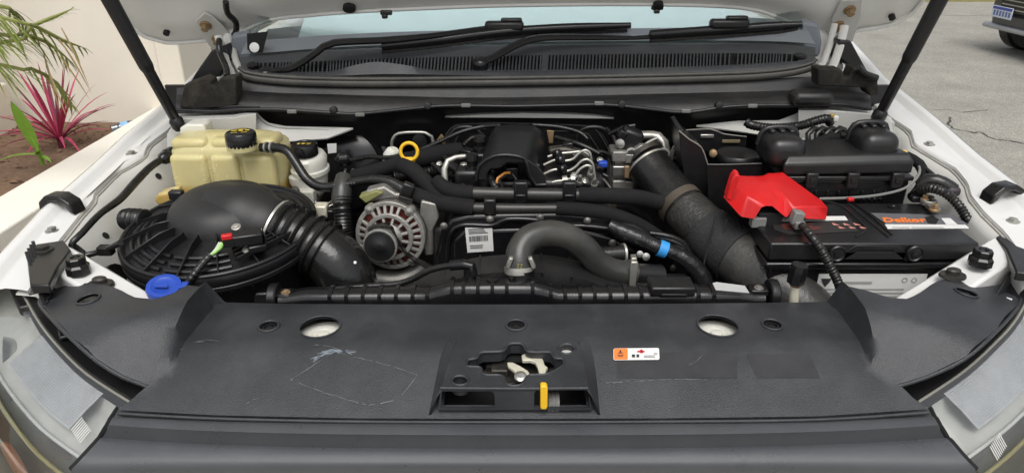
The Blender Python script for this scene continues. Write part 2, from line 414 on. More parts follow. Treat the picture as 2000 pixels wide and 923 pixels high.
# ================================================================ THE TRUCK BODY
truck = thing('pickup_truck', 'white truck with its bonnet propped open over the engine bay', 'truck', (0, 1.6, 0))
SL = [(-170, 700), (-120, 632), (0, 493), (89, 398), (182, 318), (243, 261), (330, 190), (400, 122), (430, 95), (540, 0)]
SR = [(1600, -15), (1653, 65), (1728, 148), (1825, 224), (1913, 300), (2000, 366), (2140, 490), (2230, 590)]
LL = [(50, 575), (85, 515), (103, 486), (117, 466), (150, 425), (180, 392), (183, 377), (227, 333), (255, 318), (280, 303), (287, 283), (322, 257), (360, 225), (420, 160)]
LR = [(1640, 130), (1700, 198), (1747, 233), (1780, 254), (1788, 281), (1833, 307), (1868, 328), (1892, 358), (1898, 382), (1925, 415), (1962, 450), (1985, 480), (2030, 560)]
def interp(tab, y):
    tab = sorted(tab)
    if y <= tab[0][0]: return tab[0][1]
    for (a, b), (c, d) in zip(tab, tab[1:]):
        if y <= c: return b + (d-b)*(y-a)/(c-a + 1e-9)
    return tab[-1][1]
FEND = {}
def fender(side, sil, lip, xs):
    P = [Xp(q[0], q[1], xs) for q in sil]; zt = [(p.y, p.z) for p in P]
    zS = lambda y: interp(zt, y)
    xl = []
    for q in lip:
        z = 1.15
        for _ in range(25): p = Zp(q[0], q[1], z); z = .5*z + .5*(zS(p.y) - .022)
        xl.append((p.y, p.x))
    xL = lambda y: interp(xl, y)
    FEND[side] = (zS, xL)
    ys = [1.165 + .022*i for i in range(58)]
    s = 1 if side > 0 else -1
    R = lambda fx, fz: [V((fx(y), y, fz(y))) for y in ys]
    top = [R(lambda y: xs + s*.035, lambda y: .35), R(lambda y: xs + s*.05, lambda y: .75), R(lambda y: xs + s*.045, lambda y: zS(y) - .12), R(lambda y: xs + s*.025, lambda y: zS(y) - .035),
           R(lambda y: xs + s*.006, lambda y: zS(y) - .006), R(lambda y: xs - s*.008, lambda y: zS(y)), R(lambda y: xs - s*.02, lambda y: zS(y) - .006), R(lambda y: xs - s*.027, lambda y: zS(y) - .016),
           R(lambda y: xs - s*.036, lambda y: zS(y) - .019), R(lambda y: xs - s*.05, lambda y: zS(y) - .016), R(lambda y: xL(y) + s*.012, lambda y: zS(y) - .019), R(lambda y: xL(y), lambda y: zS(y) - .022), R(lambda y: xL(y) - s*.0015, lambda y: zS(y) - .028)]
    f = loft('fender', top, PAINT, truck, smooth=60)
    wall = [R(lambda y: xL(y) + s*.025, lambda y: zS(y) - .030), R(lambda y: xL(y) - s*.012, lambda y: zS(y) - .034), R(lambda y: xL(y) - s*.022, lambda y: zS(y) - .05), R(lambda y: xL(y)*.25 + .75*(xs - s*.135) - s*.01, lambda y: zS(y) - .10),
            R(lambda y: xs - s*.16, lambda y: zS(y) - .2), R(lambda y: xs - s*.20, lambda y: .55)]
    a_ = loft('inner_apron', wall, PAINT2, truck, smooth=60)
    return f, a_
fl, al = fender(-1, SL, LL, -.99); fr, ar = fender(1, SR, LR, 1.10)
def on_fender(side, px, py, dz=-.019):
    zS = FEND[side][0]; z = 1.15
    for _ in range(25): p = Zp(px, py, z); z = .5*z + .5*(zS(p.y) + dz)
    return p
# bolts and spot marks on the fender lips
for s, px, py in ((-1, 257, 300), (-1, 102, 450), (1, 1815, 282), (1, 1978, 432)):
    p = on_fender(s, px, py); bolt(p, (0, 0, 1), .009, STEEL if s < 0 else BRIGHT, truck, 'fender_bolt')
for s, L_ in ((-1, LL), (1, LR)):
    for k in range(2, len(L_)-3):
        a0, a1 = L_[k], L_[k+1]; px, py = (a0[0]+a1[0])/2, (a0[1]+a1[1])/2
        p = on_fender(s, px + s*14, py - 6, -.0195); lathe('spot_weld', p, (0, 0, 1), [(.0042, -.001), (.0040, .0006), (.002, .0002)], PAINT2, truck, 12)
    zS, xL = FEND[s]; bead = [V((xL(y) - s*.004, y, zS(y) - .031)) for y in [1.2 + .03*i for i in range(32)]]
    tube('sealant_bead', bead, .0028, mat('sealant', (.42, .41, .37), .6, 0, .2, 60), truck, 6, .03, wob=.5)
# bump stops (rubber loops) on the lips
for s, cx, cy in ((-1, 122, 408), (1, 1958, 388)):
    p = on_fender(s, cx, cy); yaw = .25*s
    R = Matrix.Rotation(yaw, 3, 'Z')
    pts = [(-.046, 0, -.004), (-.042, 0, .018), (-.022, 0, .034), (.012, 0, .036), (.038, 0, .022), (.046, 0, -.004)]
    inn = [(.030, 0, .004), (.024, 0, .016), (.008, 0, .023), (-.014, 0, .021), (-.028, 0, .010), (-.030, 0, .004)]
    prism('bump_stop', [p + R @ V((x, -.016, z)) for x, y, z in pts + inn], R @ V((0, .034, 0)), RUB, truck, bev=.003)
from mathutils.bvhtree import BVHTree
def hit(o, px, py):
    me = o.data; b = BVHTree.FromPolygons([v.co for v in me.vertices], [tuple(p.vertices) for p in me.polygons])
    d = ray(px, py).normalized(); r = b.ray_cast(O, d)
    if r[0] is None: return O + d*1.5, -d
    n = r[1] if r[1].dot(d) < 0 else -r[1]
    return r[0], n
# holes in the left apron
for px, py in ((206, 460), (309, 344)):
    q, qn = hit(al, px, py); lathe('apron_hole', q + qn*.0005, qn, [(.008, 0), (.008, .0012)], BLK, al, 16)
# front shelf members, painted white, with rubber buffers
def beam(name, A, B, wd, h, m, par, bev=.006):
    A, B = V(A), V(B); d = (B-A); L_ = d.length; d.normalize(); sd = V((-d.y, d.x, 0)).normalized(); u = d.cross(sd)
    if u.z < 0: u = -u
    v = [A+sd*wd/2, A-sd*wd/2, B-sd*wd/2, B+sd*wd/2]; v += [p - u*h for p in v]
    return mk(name, v, [(0, 1, 2, 3), (4, 5, 6, 7), (0, 1, 5, 4), (1, 2, 6, 5), (2, 3, 7, 6), (3, 0, 4, 7)], m, par, 40, bev)
beam('shelf_member', Zp(100, 490, 1.120), Zp(292, 606, 1.070), .070, .07, PAINT, truck)
beam('shelf_member', Zp(1985, 468, 1.125), Zp(1760, 610, 1.070), .070, .07, PAINT, truck)
for px, py, z in ((150, 515, 1.122), (1918, 500, 1.130)):
    p = Zp(px, py, z); lathe('rubber_buffer', p - V((0, 0, .018)), (0, 0, 1), [(.021, 0), (.021, .014), (.017, .018), (.017, .03), (.015, .032), (.009, .032), (.008, .029)], RUB, truck, 8, smooth=25)
for px, py, z in ((195, 549, 1.100), (1862, 532, 1.112)):
    p = Zp(px, py, z); lathe('member_mount', p - V((0, 0, .008)), (0, 0, 1), [(.019, 0), (.018, .005), (.010, .006), (.010, .014), (.008, .016)], DARKMET, truck, 14, ex=1.3)
# corner brackets behind the headlights
for s, L_ in ((-1, [(52, 505), (70, 476), (124, 468), (138, 487), (112, 522), (96, 556), (58, 556)]), (1, [(2015, 455), (1975, 447), (1945, 462), (1966, 485), (1985, 530), (2020, 535), (2030, 500)])):
    q = Zs(L_, 1.125); prism('corner_bracket', q, (0, 0, -.018), PLAS, truck, .003)
    for k in range(4 if s < 0 else 0):
        a0 = q[0].lerp(q[1], (k+.5)/4.2); a1 = q[5].lerp(q[4], (k+.5)/4.2)
        beam('bracket_rib', a0 + V((0, 0, .012)), a1 + V((0, -.03, -.03)), .006, .03, PLAS, truck, .001)
    bolt(q[0].lerp(q[2], .45) + V((0, 0, .0)), (0, 0, 1), .012, DARKMET, truck, 'bracket_bolt')
for px, py, z in ((45, 560, 1.055), (2005, 545, 1.055)):
    prism('corner_filler', Zs([(px-60, py-70), (px+50, py-75), (px+90, py+20), (px-10, py+40)], z), (0, 0, -.02), PLAS, truck, .004)

# bay floor, front closing panel, firewall: dark shells that close the bay
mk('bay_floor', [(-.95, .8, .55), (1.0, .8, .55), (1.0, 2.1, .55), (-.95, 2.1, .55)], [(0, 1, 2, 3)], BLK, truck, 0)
mk('firewall', [(-.95, 2.0, .5), (1.05, 2.0, .5), (1.05, 1.96, 1.28), (-.95, 1.96, 1.28)], [(0, 1, 2, 3)], METBLK, truck, 0, solid=.01)

# ---- cowl
CX = [470, 540, 640, 800, 1000, 1200, 1400, 1530, 1592]
W0 = [Yp(x, r, y) for x, r, y in zip(CX, [112, 107, 99, 92, 88, 86, 85, 87, 92], [1.97, 2.02, 2.05, 2.07, 2.08, 2.07, 2.05, 2.02, 1.97])]
W1 = [Yp(x, r, y) for x, r, y in zip(CX, [124, 122, 119, 113, 109, 106, 104, 105, 109], [1.95, 1.985, 2.005, 2.02, 2.025, 2.02, 2.005, 1.985, 1.95])]
W2 = [Yp(x, r, y) for x, r, y in zip(CX, [141, 141, 140, 138, 137, 134, 128, 121, 117], [1.92, 1.935, 1.945, 1.95, 1.955, 1.95, 1.945, 1.935, 1.92])]
W3 = [Yp(x, r, y) for x, r, y in zip(CX, [141, 147, 150, 150, 149, 147, 141, 134, 122], [1.90, 1.905, 1.91, 1.91, 1.91, 1.91, 1.91, 1.905, 1.90])]
loft('cowl_top', [W0, [a.lerp(b, .3) + V((0, 0, .006)) for a, b in zip(W0, W1)], W1], COWLM, truck, smooth=50, fine=6, solid=.003)
loft('cowl_vent_well', [[p for p in W1], [p + V((0, 0, -.018)) for p in W1], [p + V((0, 0, -.016)) for p in W2], [p + V((0, 0, -.002)) for p in W2]], BLK, truck, fine=6)
loft('cowl_lip', [W2, [a.lerp(b, .5) + V((0, 0, .006)) for a, b in zip(W2, W3)], W3, [p + V((0, -.004, -.02)) for p in W3]], COWLM, truck, smooth=50, fine=6)
r1, _ = resample(W1, 0, .004); r2, _ = resample(W2, 0, .004)
def along(r, t): t = max(0, min(.9999, t))*(len(r)-1); i = int(t); return r[i].lerp(r[i+1], t-i)
sv, sf = [], []
for k in range(150):
    t = .035 + .93*k/150
    if .418 < t < .437 or .527 < t < .535 or .855 < t < .862: continue
    a0, b0 = along(r1, t), along(r2, t); wd = .0042
    d = V((wd, 0, 0)); z = V((0, 0, -.012)); b = len(sv)
    sv += [a0-d/2, a0+d/2, b0+d/2, b0-d/2, a0-d/2+z, a0+d/2+z, b0+d/2+z, b0-d/2+z]
    sf += [tuple(b+i for i in q) for q in ((0, 1, 2, 3), (0, 1, 5, 4), (1, 2, 6, 5), (2, 3, 7, 6), (3, 0, 4, 7))]
o = mk('vent_slats', sv, [tuple(q) for q in sf], COWLM, truck, 0); o['kind'] = 'stuff'
for t0, t1 in ((.0, .033), (.418, .437), (.527, .536), (.967, 1)):
    q = [along(r1, t0), along(r1, t1), along(r2, t1), along(r2, t0)]; prism('vent_bridge', [p + V((0, 0, .001)) for p in q], (0, 0, -.012), COWLM, truck, .001)
for px, py, y in ((494, 128, 1.945), (1563, 111, 1.945)):
    lathe('cowl_clip', Yp(px, py, y), (0, -.3, 1), [(.016, -.004), (.016, .004), (.012, .006), (.006, .006)], PLASG, truck, 18)
# the raised fairing lip in front of the left vents
fa = [Yp(x, r, 1.90) for x, r in ((585, 146), (640, 141), (690, 128), (735, 121), (790, 127), (850, 137), (960, 141), (1100, 141))]
fb = [Yp(x, r, 1.885) for x, r in ((585, 150), (640, 149), (690, 147), (735, 145), (790, 145), (850, 146), (960, 148), (1100, 148))]
loft('cowl_fairing', [[p + V((0, .012, -.004)) for p in fa], fa, fb], COWLM, truck, smooth=60, fine=6, solid=.003)
# weather seal, two beads
seal = [Yp(x, r, 1.885) for x, r in ((468, 141), (480, 149), (520, 156), (600, 161), (720, 163), (880, 162), (1050, 160), (1220, 157), (1380, 153), (1480, 149), (1550, 141), (1585, 131), (1592, 124))]
s_ = tube('weather_seal', seal, .0105, SEALM, truck, 12, .02)
tube('seal_bead', [p + V((0, -.004, .0125)) for p in seal], .0055, SEALM, s_, 8, .02)
# lower cowl tray with a wavy lip
TX = [345, 420, 470, 560, 650, 700, 800, 880, 1000, 1100, 1180, 1250, 1335, 1420, 1500, 1570, 1640, 1700]
T0 = [Yp(x, r, 1.89) for x, r in zip(TX, [172, 166, 156, 164, 167, 168, 168, 168, 167, 166, 164, 163, 161, 158, 154, 150, 150, 160])]
T1 = [Yp(x, r, 1.875) for x, r in zip(TX, [186, 184, 178, 182, 184, 186, 188, 190, 190, 188, 186, 184, 182, 180, 178, 176, 176, 184])]
T2 = [Yp(x, r, 1.83) for x, r in zip(TX, [192, 191, 188, 190, 192, 194, 193, 192, 194, 193, 192, 193, 194, 191, 188, 187, 186, 192])]
T3 = [Yp(x, r, 1.80) for x, r in zip(TX, [214, 217, 213, 214, 220, 222, 212, 206, 207, 205, 204, 210, 219, 208, 205, 205, 203, 212])]
T4 = [p + V((0, .012, -.010)) for p in T3]
loft('cowl_tray', [T0, T1, T2, [a.lerp(b, .5) + V((0, -.006, .002)) for a, b in zip(T2, T3)], T3, T4], PLASD, truck, smooth=50, fine=5)
tube('tray_lip', [p + V((0, -.004, 0)) for p in T3], .005, PLAS, truck, 8, .02)
for px, py in ((570, 218), (703, 224), (910, 206), (1170, 202), (1340, 217), (1470, 207)):
    q = Yp(px, py, 1.79); rbox('tray_clip', q, (.024, .006, .010), GREYPL, truck, bev=.002)
for px, py in ((650, 215), (835, 207), (1215, 204), (1405, 206)):
    q = Yp(px, py, 1.792); lathe('tray_boss', q, (0, -1, .2), [(.010, -.012), (.009, .002), (.005, .003)], PLAS, truck, 14)
# dark panel and pale lip below the tray
loft('bulkhead_panel', [[Yp(x, r, 1.84) for x, r in ((480, 205), (700, 215), (1000, 205), (1300, 210), (1620, 198))], [Yp(x, r, 1.86) for x, r in ((480, 275), (700, 285), (1000, 285), (1300, 280), (1620, 270))]], METBLK, truck)
prism('bulkhead_lip', Ys([(868, 229.5), (940, 224), (1020, 221), (1110, 223), (1160, 226), (1200, 232), (1100, 231), (950, 230)], 1.825), (0, .02, 0), PAINT2, truck, .001)  # white lip; its shade is put into the darker paint
loft('bulkhead_wing', [Ys([(500, 222), (520, 240), (560, 248), (640, 250), (690, 252)], 1.83), Ys([(500, 262), (520, 272), (560, 278), (640, 272), (690, 253)], 1.80)], PAINT2, truck, solid=.004)
tube('wing_edge', Ys([(500, 220), (515, 236), (540, 247), (600, 250), (680, 253)], 1.822), .0035, PAINT2, truck, 8)
loft('bulkhead_wing', [Ys([(1360, 247), (1440, 238), (1520, 236), (1555, 222), (1575, 208)], 1.83), Ys([(1360, 248), (1440, 258), (1520, 270), (1555, 275), (1575, 275)], 1.80)], PAINT2, truck, solid=.004)
# side shelves (white) behind the struts
loft('strut_shelf', [Ys([(345, 222), (400, 220), (455, 219), (500, 219)], 1.84), Ys([(340, 232), (398, 232), (455, 230), (500, 222)], 1.76), Ys([(340, 300), (398, 300), (450, 300), (500, 290)], 1.77)], PAINT2, truck, bev=.004, solid=.004)
loft('strut_shelf', [Ys([(1560, 206), (1620, 208), (1690, 212), (1740, 228)], 1.86), Ys([(1560, 216), (1620, 216), (1700, 222), (1748, 240)], 1.79), Ys([(1560, 275), (1620, 280), (1700, 300), (1748, 330)], 1.80)], PAINT2, truck, bev=.004, solid=.004)
prism('strut_plate', Ys([(326, 262), (338, 243), (360, 240), (372, 262), (368, 300), (325, 310)], 1.735), (0, .004, 0), PAINT2, truck, .002)
prism('strut_plate', Ys([(1700, 232), (1728, 222), (1742, 236), (1747, 300), (1715, 300)], 1.725), (0, .004, 0), PAINT2, truck, .002)
# felt pads at the cowl ends
prism('felt_pad', Ys([(350, 205), (360, 165), (380, 158), (398, 152), (410, 158), (412, 168), (425, 170), (428, 155), (460, 150), (463, 205), (420, 216), (352, 212)], 1.80), (0, .05, 0), FELT, truck, .004)
prism('felt_pad', Ys([(1598, 168), (1598, 134), (1645, 136), (1648, 152), (1660, 152), (1668, 131), (1690, 140), (1715, 150), (1716, 184), (1700, 188), (1690, 172)], 1.80), (0, .05, 0), FELT, truck, .004)
tube('foam_strip', Ys([(1675, 132), (1690, 146), (1712, 154)], 1.785), .010, RUB, truck, 10)
prism('cowl_end_cap', Ys([(380, 215), (440, 218), (500, 214), (508, 207), (470, 205), (360, 210)], 1.80), (0, .03, -.01), PLASD, truck, .003)
rbox('cowl_end_block', Yp(1583, 190, 1.80), (.10, .06, .035), PLASD, truck, bev=.012)
# A-pillar sides: dark gap strips and white pillar skins, cabin behind
for s, q in ((-1, [(372, 160), (380, 145), (412, 100), (440, 88), (450, 110), (430, 150)]), (1, [(1640, 78), (1662, 80), (1695, 140), (1700, 160), (1660, 130), (1632, 110)])):
    prism('pillar_trim', Ys(q, 2.02), (0, .06, 0), PLAS, truck, .004)
# windscreen
slope = V((0, .86, .51))
G0 = [p + V((0, .004, .004)) for p in W0]
def up_(r, s, sq=1.0): return [V((p.x*(1 - .10*s), p.y + .86*s, p.z + .50*s)) for p in r]
WS = glass('windscreen_glass', (.84, .93, .93), .22)
ws = loft('windscreen', [G0] + [up_(G0, s) for s in (.2, .45, .7, .95)], WS, truck, smooth=80, fine=5)
FRIT = mat('windscreen_border', (.21, .225, .24), .15, 0, .06, 20, coat=.3)
loft('screen_border', [[p + V((0, -.0, .003)) for p in G0], [p + V((0, 0, .003)) for p in up_(G0, .055)]], FRIT, ws, smooth=80, fine=5)
loft('dashboard', [[p + V((0, .03, -.02)) for p in G0], [p + V((0, .25, .03)) for p in G0], [p + V((0, .5, .0)) for p in G0], [p + V((0, .55, -.4)) for p in G0]], mat('dash_grey', (.1, .105, .11), .7), truck, fine=4)
SHADE = mat('sunshade_with_sky_reflection', (.80, .87, .88), .35, 0, .10, 3, .0)  # pale cyan tone also paints in the screen's sky reflection
base_s = [resample(G0, 0, .03)[0]][0]
sh = []
for s in [.09 + .05*i for i in range(16)]:
    row = []
    for p in base_s[3:-3]:
        q = V((p.x*(1 - .10*s)*.97, p.y + .86*s + .03, p.z + .50*s - .035)); n_ = noise.noise(V((q.x*3, s*9, 1)))*.022 + noise.noise(V((q.x*9, s*7, 5)))*.010
        row.append(q + V((0, .5, -.86))*n_)
    sh.append(row)
loft('sunshade', sh, SHADE, truck, smooth=80)  # wrinkled sheet, also stands in for reflections on the glass
PIL = mat('pillar_grey_blue', (.20, .22, .245), .4, 0, .04, 8)
for s, r in ((-1, [(452, 72), (486, 66), (490, 112), (474, 128), (456, 120), (448, 100)]), (1, [(1566, 44), (1600, 50), (1606, 84), (1602, 108), (1588, 112), (1566, 92)])):
    prism('pillar_foot', Ys(r, 2.06), (0, .02, .01), PIL, truck, .006, 3)
q = Ys([(482, 66), (523, 62), (513, 103), (490, 104), (483, 96)], 1.99); c_ = prism('screen_corner_patch', q, (0, .002, 0), BLK, truck, 0)
lathe('inspection_sticker', Yp(497, 93, 1.987), (0, -1, .3), [(.013, 0), (.0135, .001), (.012, .002)], WHT, c_, 20)
for s in (-1, 1):
    x0 = -.80 if s < 0 else .88
    tube('windscreen_pillar', [V((x0 - .02*s*-1, 2.06, 1.30)), V((x0*.97, 2.4, 1.53)), V((x0*.90, 2.95, 1.84))], .05, PAINT, truck, 12, .05, flat=.6)
rbox('cabin_roof', (.03, 3.6, 1.86), (1.45, 1.5, .08), PAINT, truck, bev=.035, seg=3)
for x in (-.96, 1.07): rbox('cabin_side', (x, 3.4, .78), (.10, 1.95, 1.0), PAINT, truck, bev=.03)
rbox('cabin_back', (.03, 4.3, 1.2), (1.6, .08, 1.25), PAINT, truck, bev=.03)

# ---- bonnet (underside towards us)
B0, BD = V((0, 2.10, 1.468)), V((0, -.6, .8)); BN = V((0, -.8, -.6))
low = [(205, -20), (222, 15), (245, 45), (285, 72), (325, 83), (390, 80), (440, 74), (475, 60), (530, 38), (610, 29), (700, 22), (850, 15), (1000, 10), (1250, 8), (1450, 15), (1530, 38), (1575, 56), (1612, 74), (1680, 58), (1740, 48), (1785, 22), (1812, -15)]
def bl(px, py): p = PL(px, py, B0, BN) - B0; return (p.x, p.dot(BD))
lo2 = [bl(*q) for q in low]
bout = lo2 + [(lo2[-1][0]+.01, .6), (.97, 1.15), (.85, 1.28), (.4, 1.34), (-.4, 1.34), (-.85, 1.28), (-.95, 1.15), (lo2[0][0]-.01, .6)]
def edge_d(u, v_):
    return min((V((u, v_)) - V(q)).length for q in BED)
BED = []
for i in range(len(lo2)-1):
    for j in range(6): BED.append(V(lo2[i]).lerp(V(lo2[i+1]), j/6))
def bz(u, v_):
    d = edge_d(u, v_)
    h = -.004 + .016*smoothstep(.02, .06, d) - .010*smoothstep(.10, .16, d) + .022*smoothstep(.24, .34, d)
    h += .010*math.exp(-((abs(u) - .62)/.06)**2) * smoothstep(.03, .08, d)
    return B0 + V((u, 0, 0)) + BD*v_ + BN*h
bon = orient(sheet('bonnet', bout, [], bz, BONNETM, truck, grid=.035, solid=.035), BN)
hem = [B0 + V((u, 0, 0)) + BD*v_ + BN*.002 for u, v_ in lo2]
tube('bonnet_hem', hem, .0055, BONNETM, bon, 8, .03)
def bp_(px, py, h=.012): return PL(px, py, B0, BN) + BN*h
for px, py, r, ex in ((683, 10, .014, 1.3), (327, 58, .009, 1), (1740, 28, .009, 1), (1285, 4, .012, 1.2)):
    lathe('bonnet_plug', bp_(px, py, .006), BN, [(r, 0), (r, .012), (r*.7, .014)], BLK, bon, 18, ex=ex)
for px, py in ((755, 19), (1283, 9)):
    rbox('bonnet_buffer', bp_(px, py, .012), (.034, .012, .014), RUB, bon, bev=.004); rbox('buffer_stud', bp_(px-2, py+3, .02), (.016, .02, .012), RUB, bon, bev=.003)
# hinges
for k, (plate, bolts, arm) in enumerate((
        ([(385, 30), (402, 14), (418, 22), (452, 55), (446, 80), (430, 92), (418, 88), (398, 62)], [(405, 38), (428, 66)], [(426, 70), (436, 100), (443, 125), (455, 150), (447, 152)]),
        ([(1620, 30), (1640, -10), (1682, -12), (1680, 20), (1662, 72), (1640, 70)], [(1656, 8), (1634, 38)], [(1650, 50), (1642, 85), (1634, 110), (1626, 130), (1618, 132)]))):
    pl = prism('bonnet_hinge', [bp_(*q, .016) for q in plate], BN*.006, PAINT2, truck, .003)
    for q in bolts: bolt(bp_(*q, .022), BN, .011, BRASS, pl, 'hinge_bolt', .02)
    A = [Yp(x, y, yy) for (x, y), yy in zip(arm, (2.06, 2.03, 1.98, 1.94, 1.93))]
    tube('hinge_arm', A, .011, PAINT2, pl, 8, .02, flat=.35)
    tube('hinge_arm', [p + V((.016 if k == 0 else -.016, .03, 0)) for p in A], .009, PAINT2, pl, 8, .02, flat=.45)
tube('washer_hose', [bp_(445, -12, .03), bp_(449, 8, .035), bp_(464, 28, .03), bp_(464, 48, .03), bp_(452, 62, .03), bp_(436, 70, .035), Yp(428, 80, 2.0), Yp(430, 105, 1.97), Yp(441, 130, 1.93), Yp(444, 150, 1.89)], .0085, RUB, truck, 10, .012)
# ---- wipers
def wiper(arm, arm_r, blade, grip):
    p0 = arm[0]
    w_ = tube('wiper_arm', arm, [x*1.25 for x in arm_r], PLASG, truck, 10, .02, flat=.6)
    lathe('pivot_cap', p0 - V((0, 0, .012)), (0, -.4, 1), [(.022, 0), (.022, .014), (.016, .024), (.008, .027)], PLASG, w_, 18)
    tube('wiper_blade', blade, [.0105]*(len(blade)-1) + [.007], PLASG, w_, 8, .03, flat=1.2)
    tube('blade_rubber', [p + V((0, -.004, -.016)) for p in blade[:-1]] + [blade[-1] + V((-.01, -.004, -.014))], .005, RUB, w_, 6, .03)
    rbox('blade_grip', grip, (.11, .03, .028), PLAS, w_, bev=.009); rbox('grip_cap', grip + V((.02, 0, .016)), (.06, .024, .012), PLAS, w_, bev=.005)
wiper(Ys([(520, 142, 1.93), (560, 136, 1.93), (590, 122, 1.94), (620, 101, 1.95), (652, 84, 1.96), (760, 78, 2.0), (860, 68, 2.03), (930, 57, 2.07), (990, 50, 2.09)]), [.014, .014, .013, .013, .013, .013, .011, .008, .008],
      Ys([(745, 90, 2.0), (860, 78, 2.03), (980, 63, 2.07), (1100, 55, 2.09), (1232, 50, 2.10)]), Yp(985, 51, 2.08))
wiper(Ys([(938, 122, 1.96), (965, 112, 1.97), (1000, 92, 1.99), (1052, 75, 2.02), (1150, 73, 2.04), (1240, 74, 2.04), (1300, 68, 2.05), (1360, 58, 2.06), (1420, 54, 2.06)]), [.014, .013, .013, .013, .012, .008, .010, .010, .009],
      Ys([(1270, 68, 2.03), (1340, 63, 2.05), (1420, 58, 2.06), (1500, 52, 2.06), (1566, 48, 2.05)]), Yp(1424, 47, 2.06))

# ---- grille top and bumper, in front of everything
GX = [(-70, 1), (60, .9), (150, .8), (200, .6), (245, .3), (330, .1), (500, 0), (750, 0), (1000, 0), (1250, 0), (1500, 0), (1680, .1), (1800, .3), (1860, .6), (1920, .8), (2000, .9), (2100, 1)]
def grail(row_mid, row_end, z, l_end, r_end, xs=(0, .04, .12, .25, .4, .5, .6, .75, .88, .96, 1)):
    out = []
    for t in xs:
        px = l_end + (r_end - l_end)*t; k = (2*t-1)**4; k2 = (2*t-1)**2
        out.append(Zp(px, row_mid + (row_end-row_mid)*(.35*k2 + .65*k), z - .03))
    return out
gr = [grail(811, 793, 1.028, 234, 1813), grail(832, 812, 1.034, 222, 1822), grail(836, 816, 1.036, 219, 1826), grail(849, 829, 1.034, 212, 1833), grail(852, 833, 1.029, 209, 1836), grail(875, 853, 1.005, 197, 1848), grail(878, 857, 1.006, 194, 1852), grail(884, 862, 1.006, 190, 1857), grail(900, 886, 1.000, 168, 1877), grail(908, 900, .995, 155, 1890), grail(915, 915, .986, 140, 1905)]
last = gr[-1]
gr += [[p + V((p.x*.02, .002, -.03)) for p in last], [p + V((p.x*.03, .03, -.05)) for p in last], [p + V((p.x*.05, .03, -.25)) for p in last], [p + V((p.x*.05, .1, -.6)) for p in last]]
loft('grille_surround', gr, GRAIN, truck, smooth=70, fine=6)
for s in (-1, 1):
    a0 = gr[7][0 if s < 0 else -1]; pts = [g[0 if s < 0 else -1] for g in gr[:11]]
    tube('surround_seam', [p + V((s*.004, .004, -.004)) for p in pts], .005, BLK, truck, 6, .02)
rbox('bumper_bar', (.03, .86, .48), (1.9, .2, .34), PAINT, truck, bev=.05, seg=3)
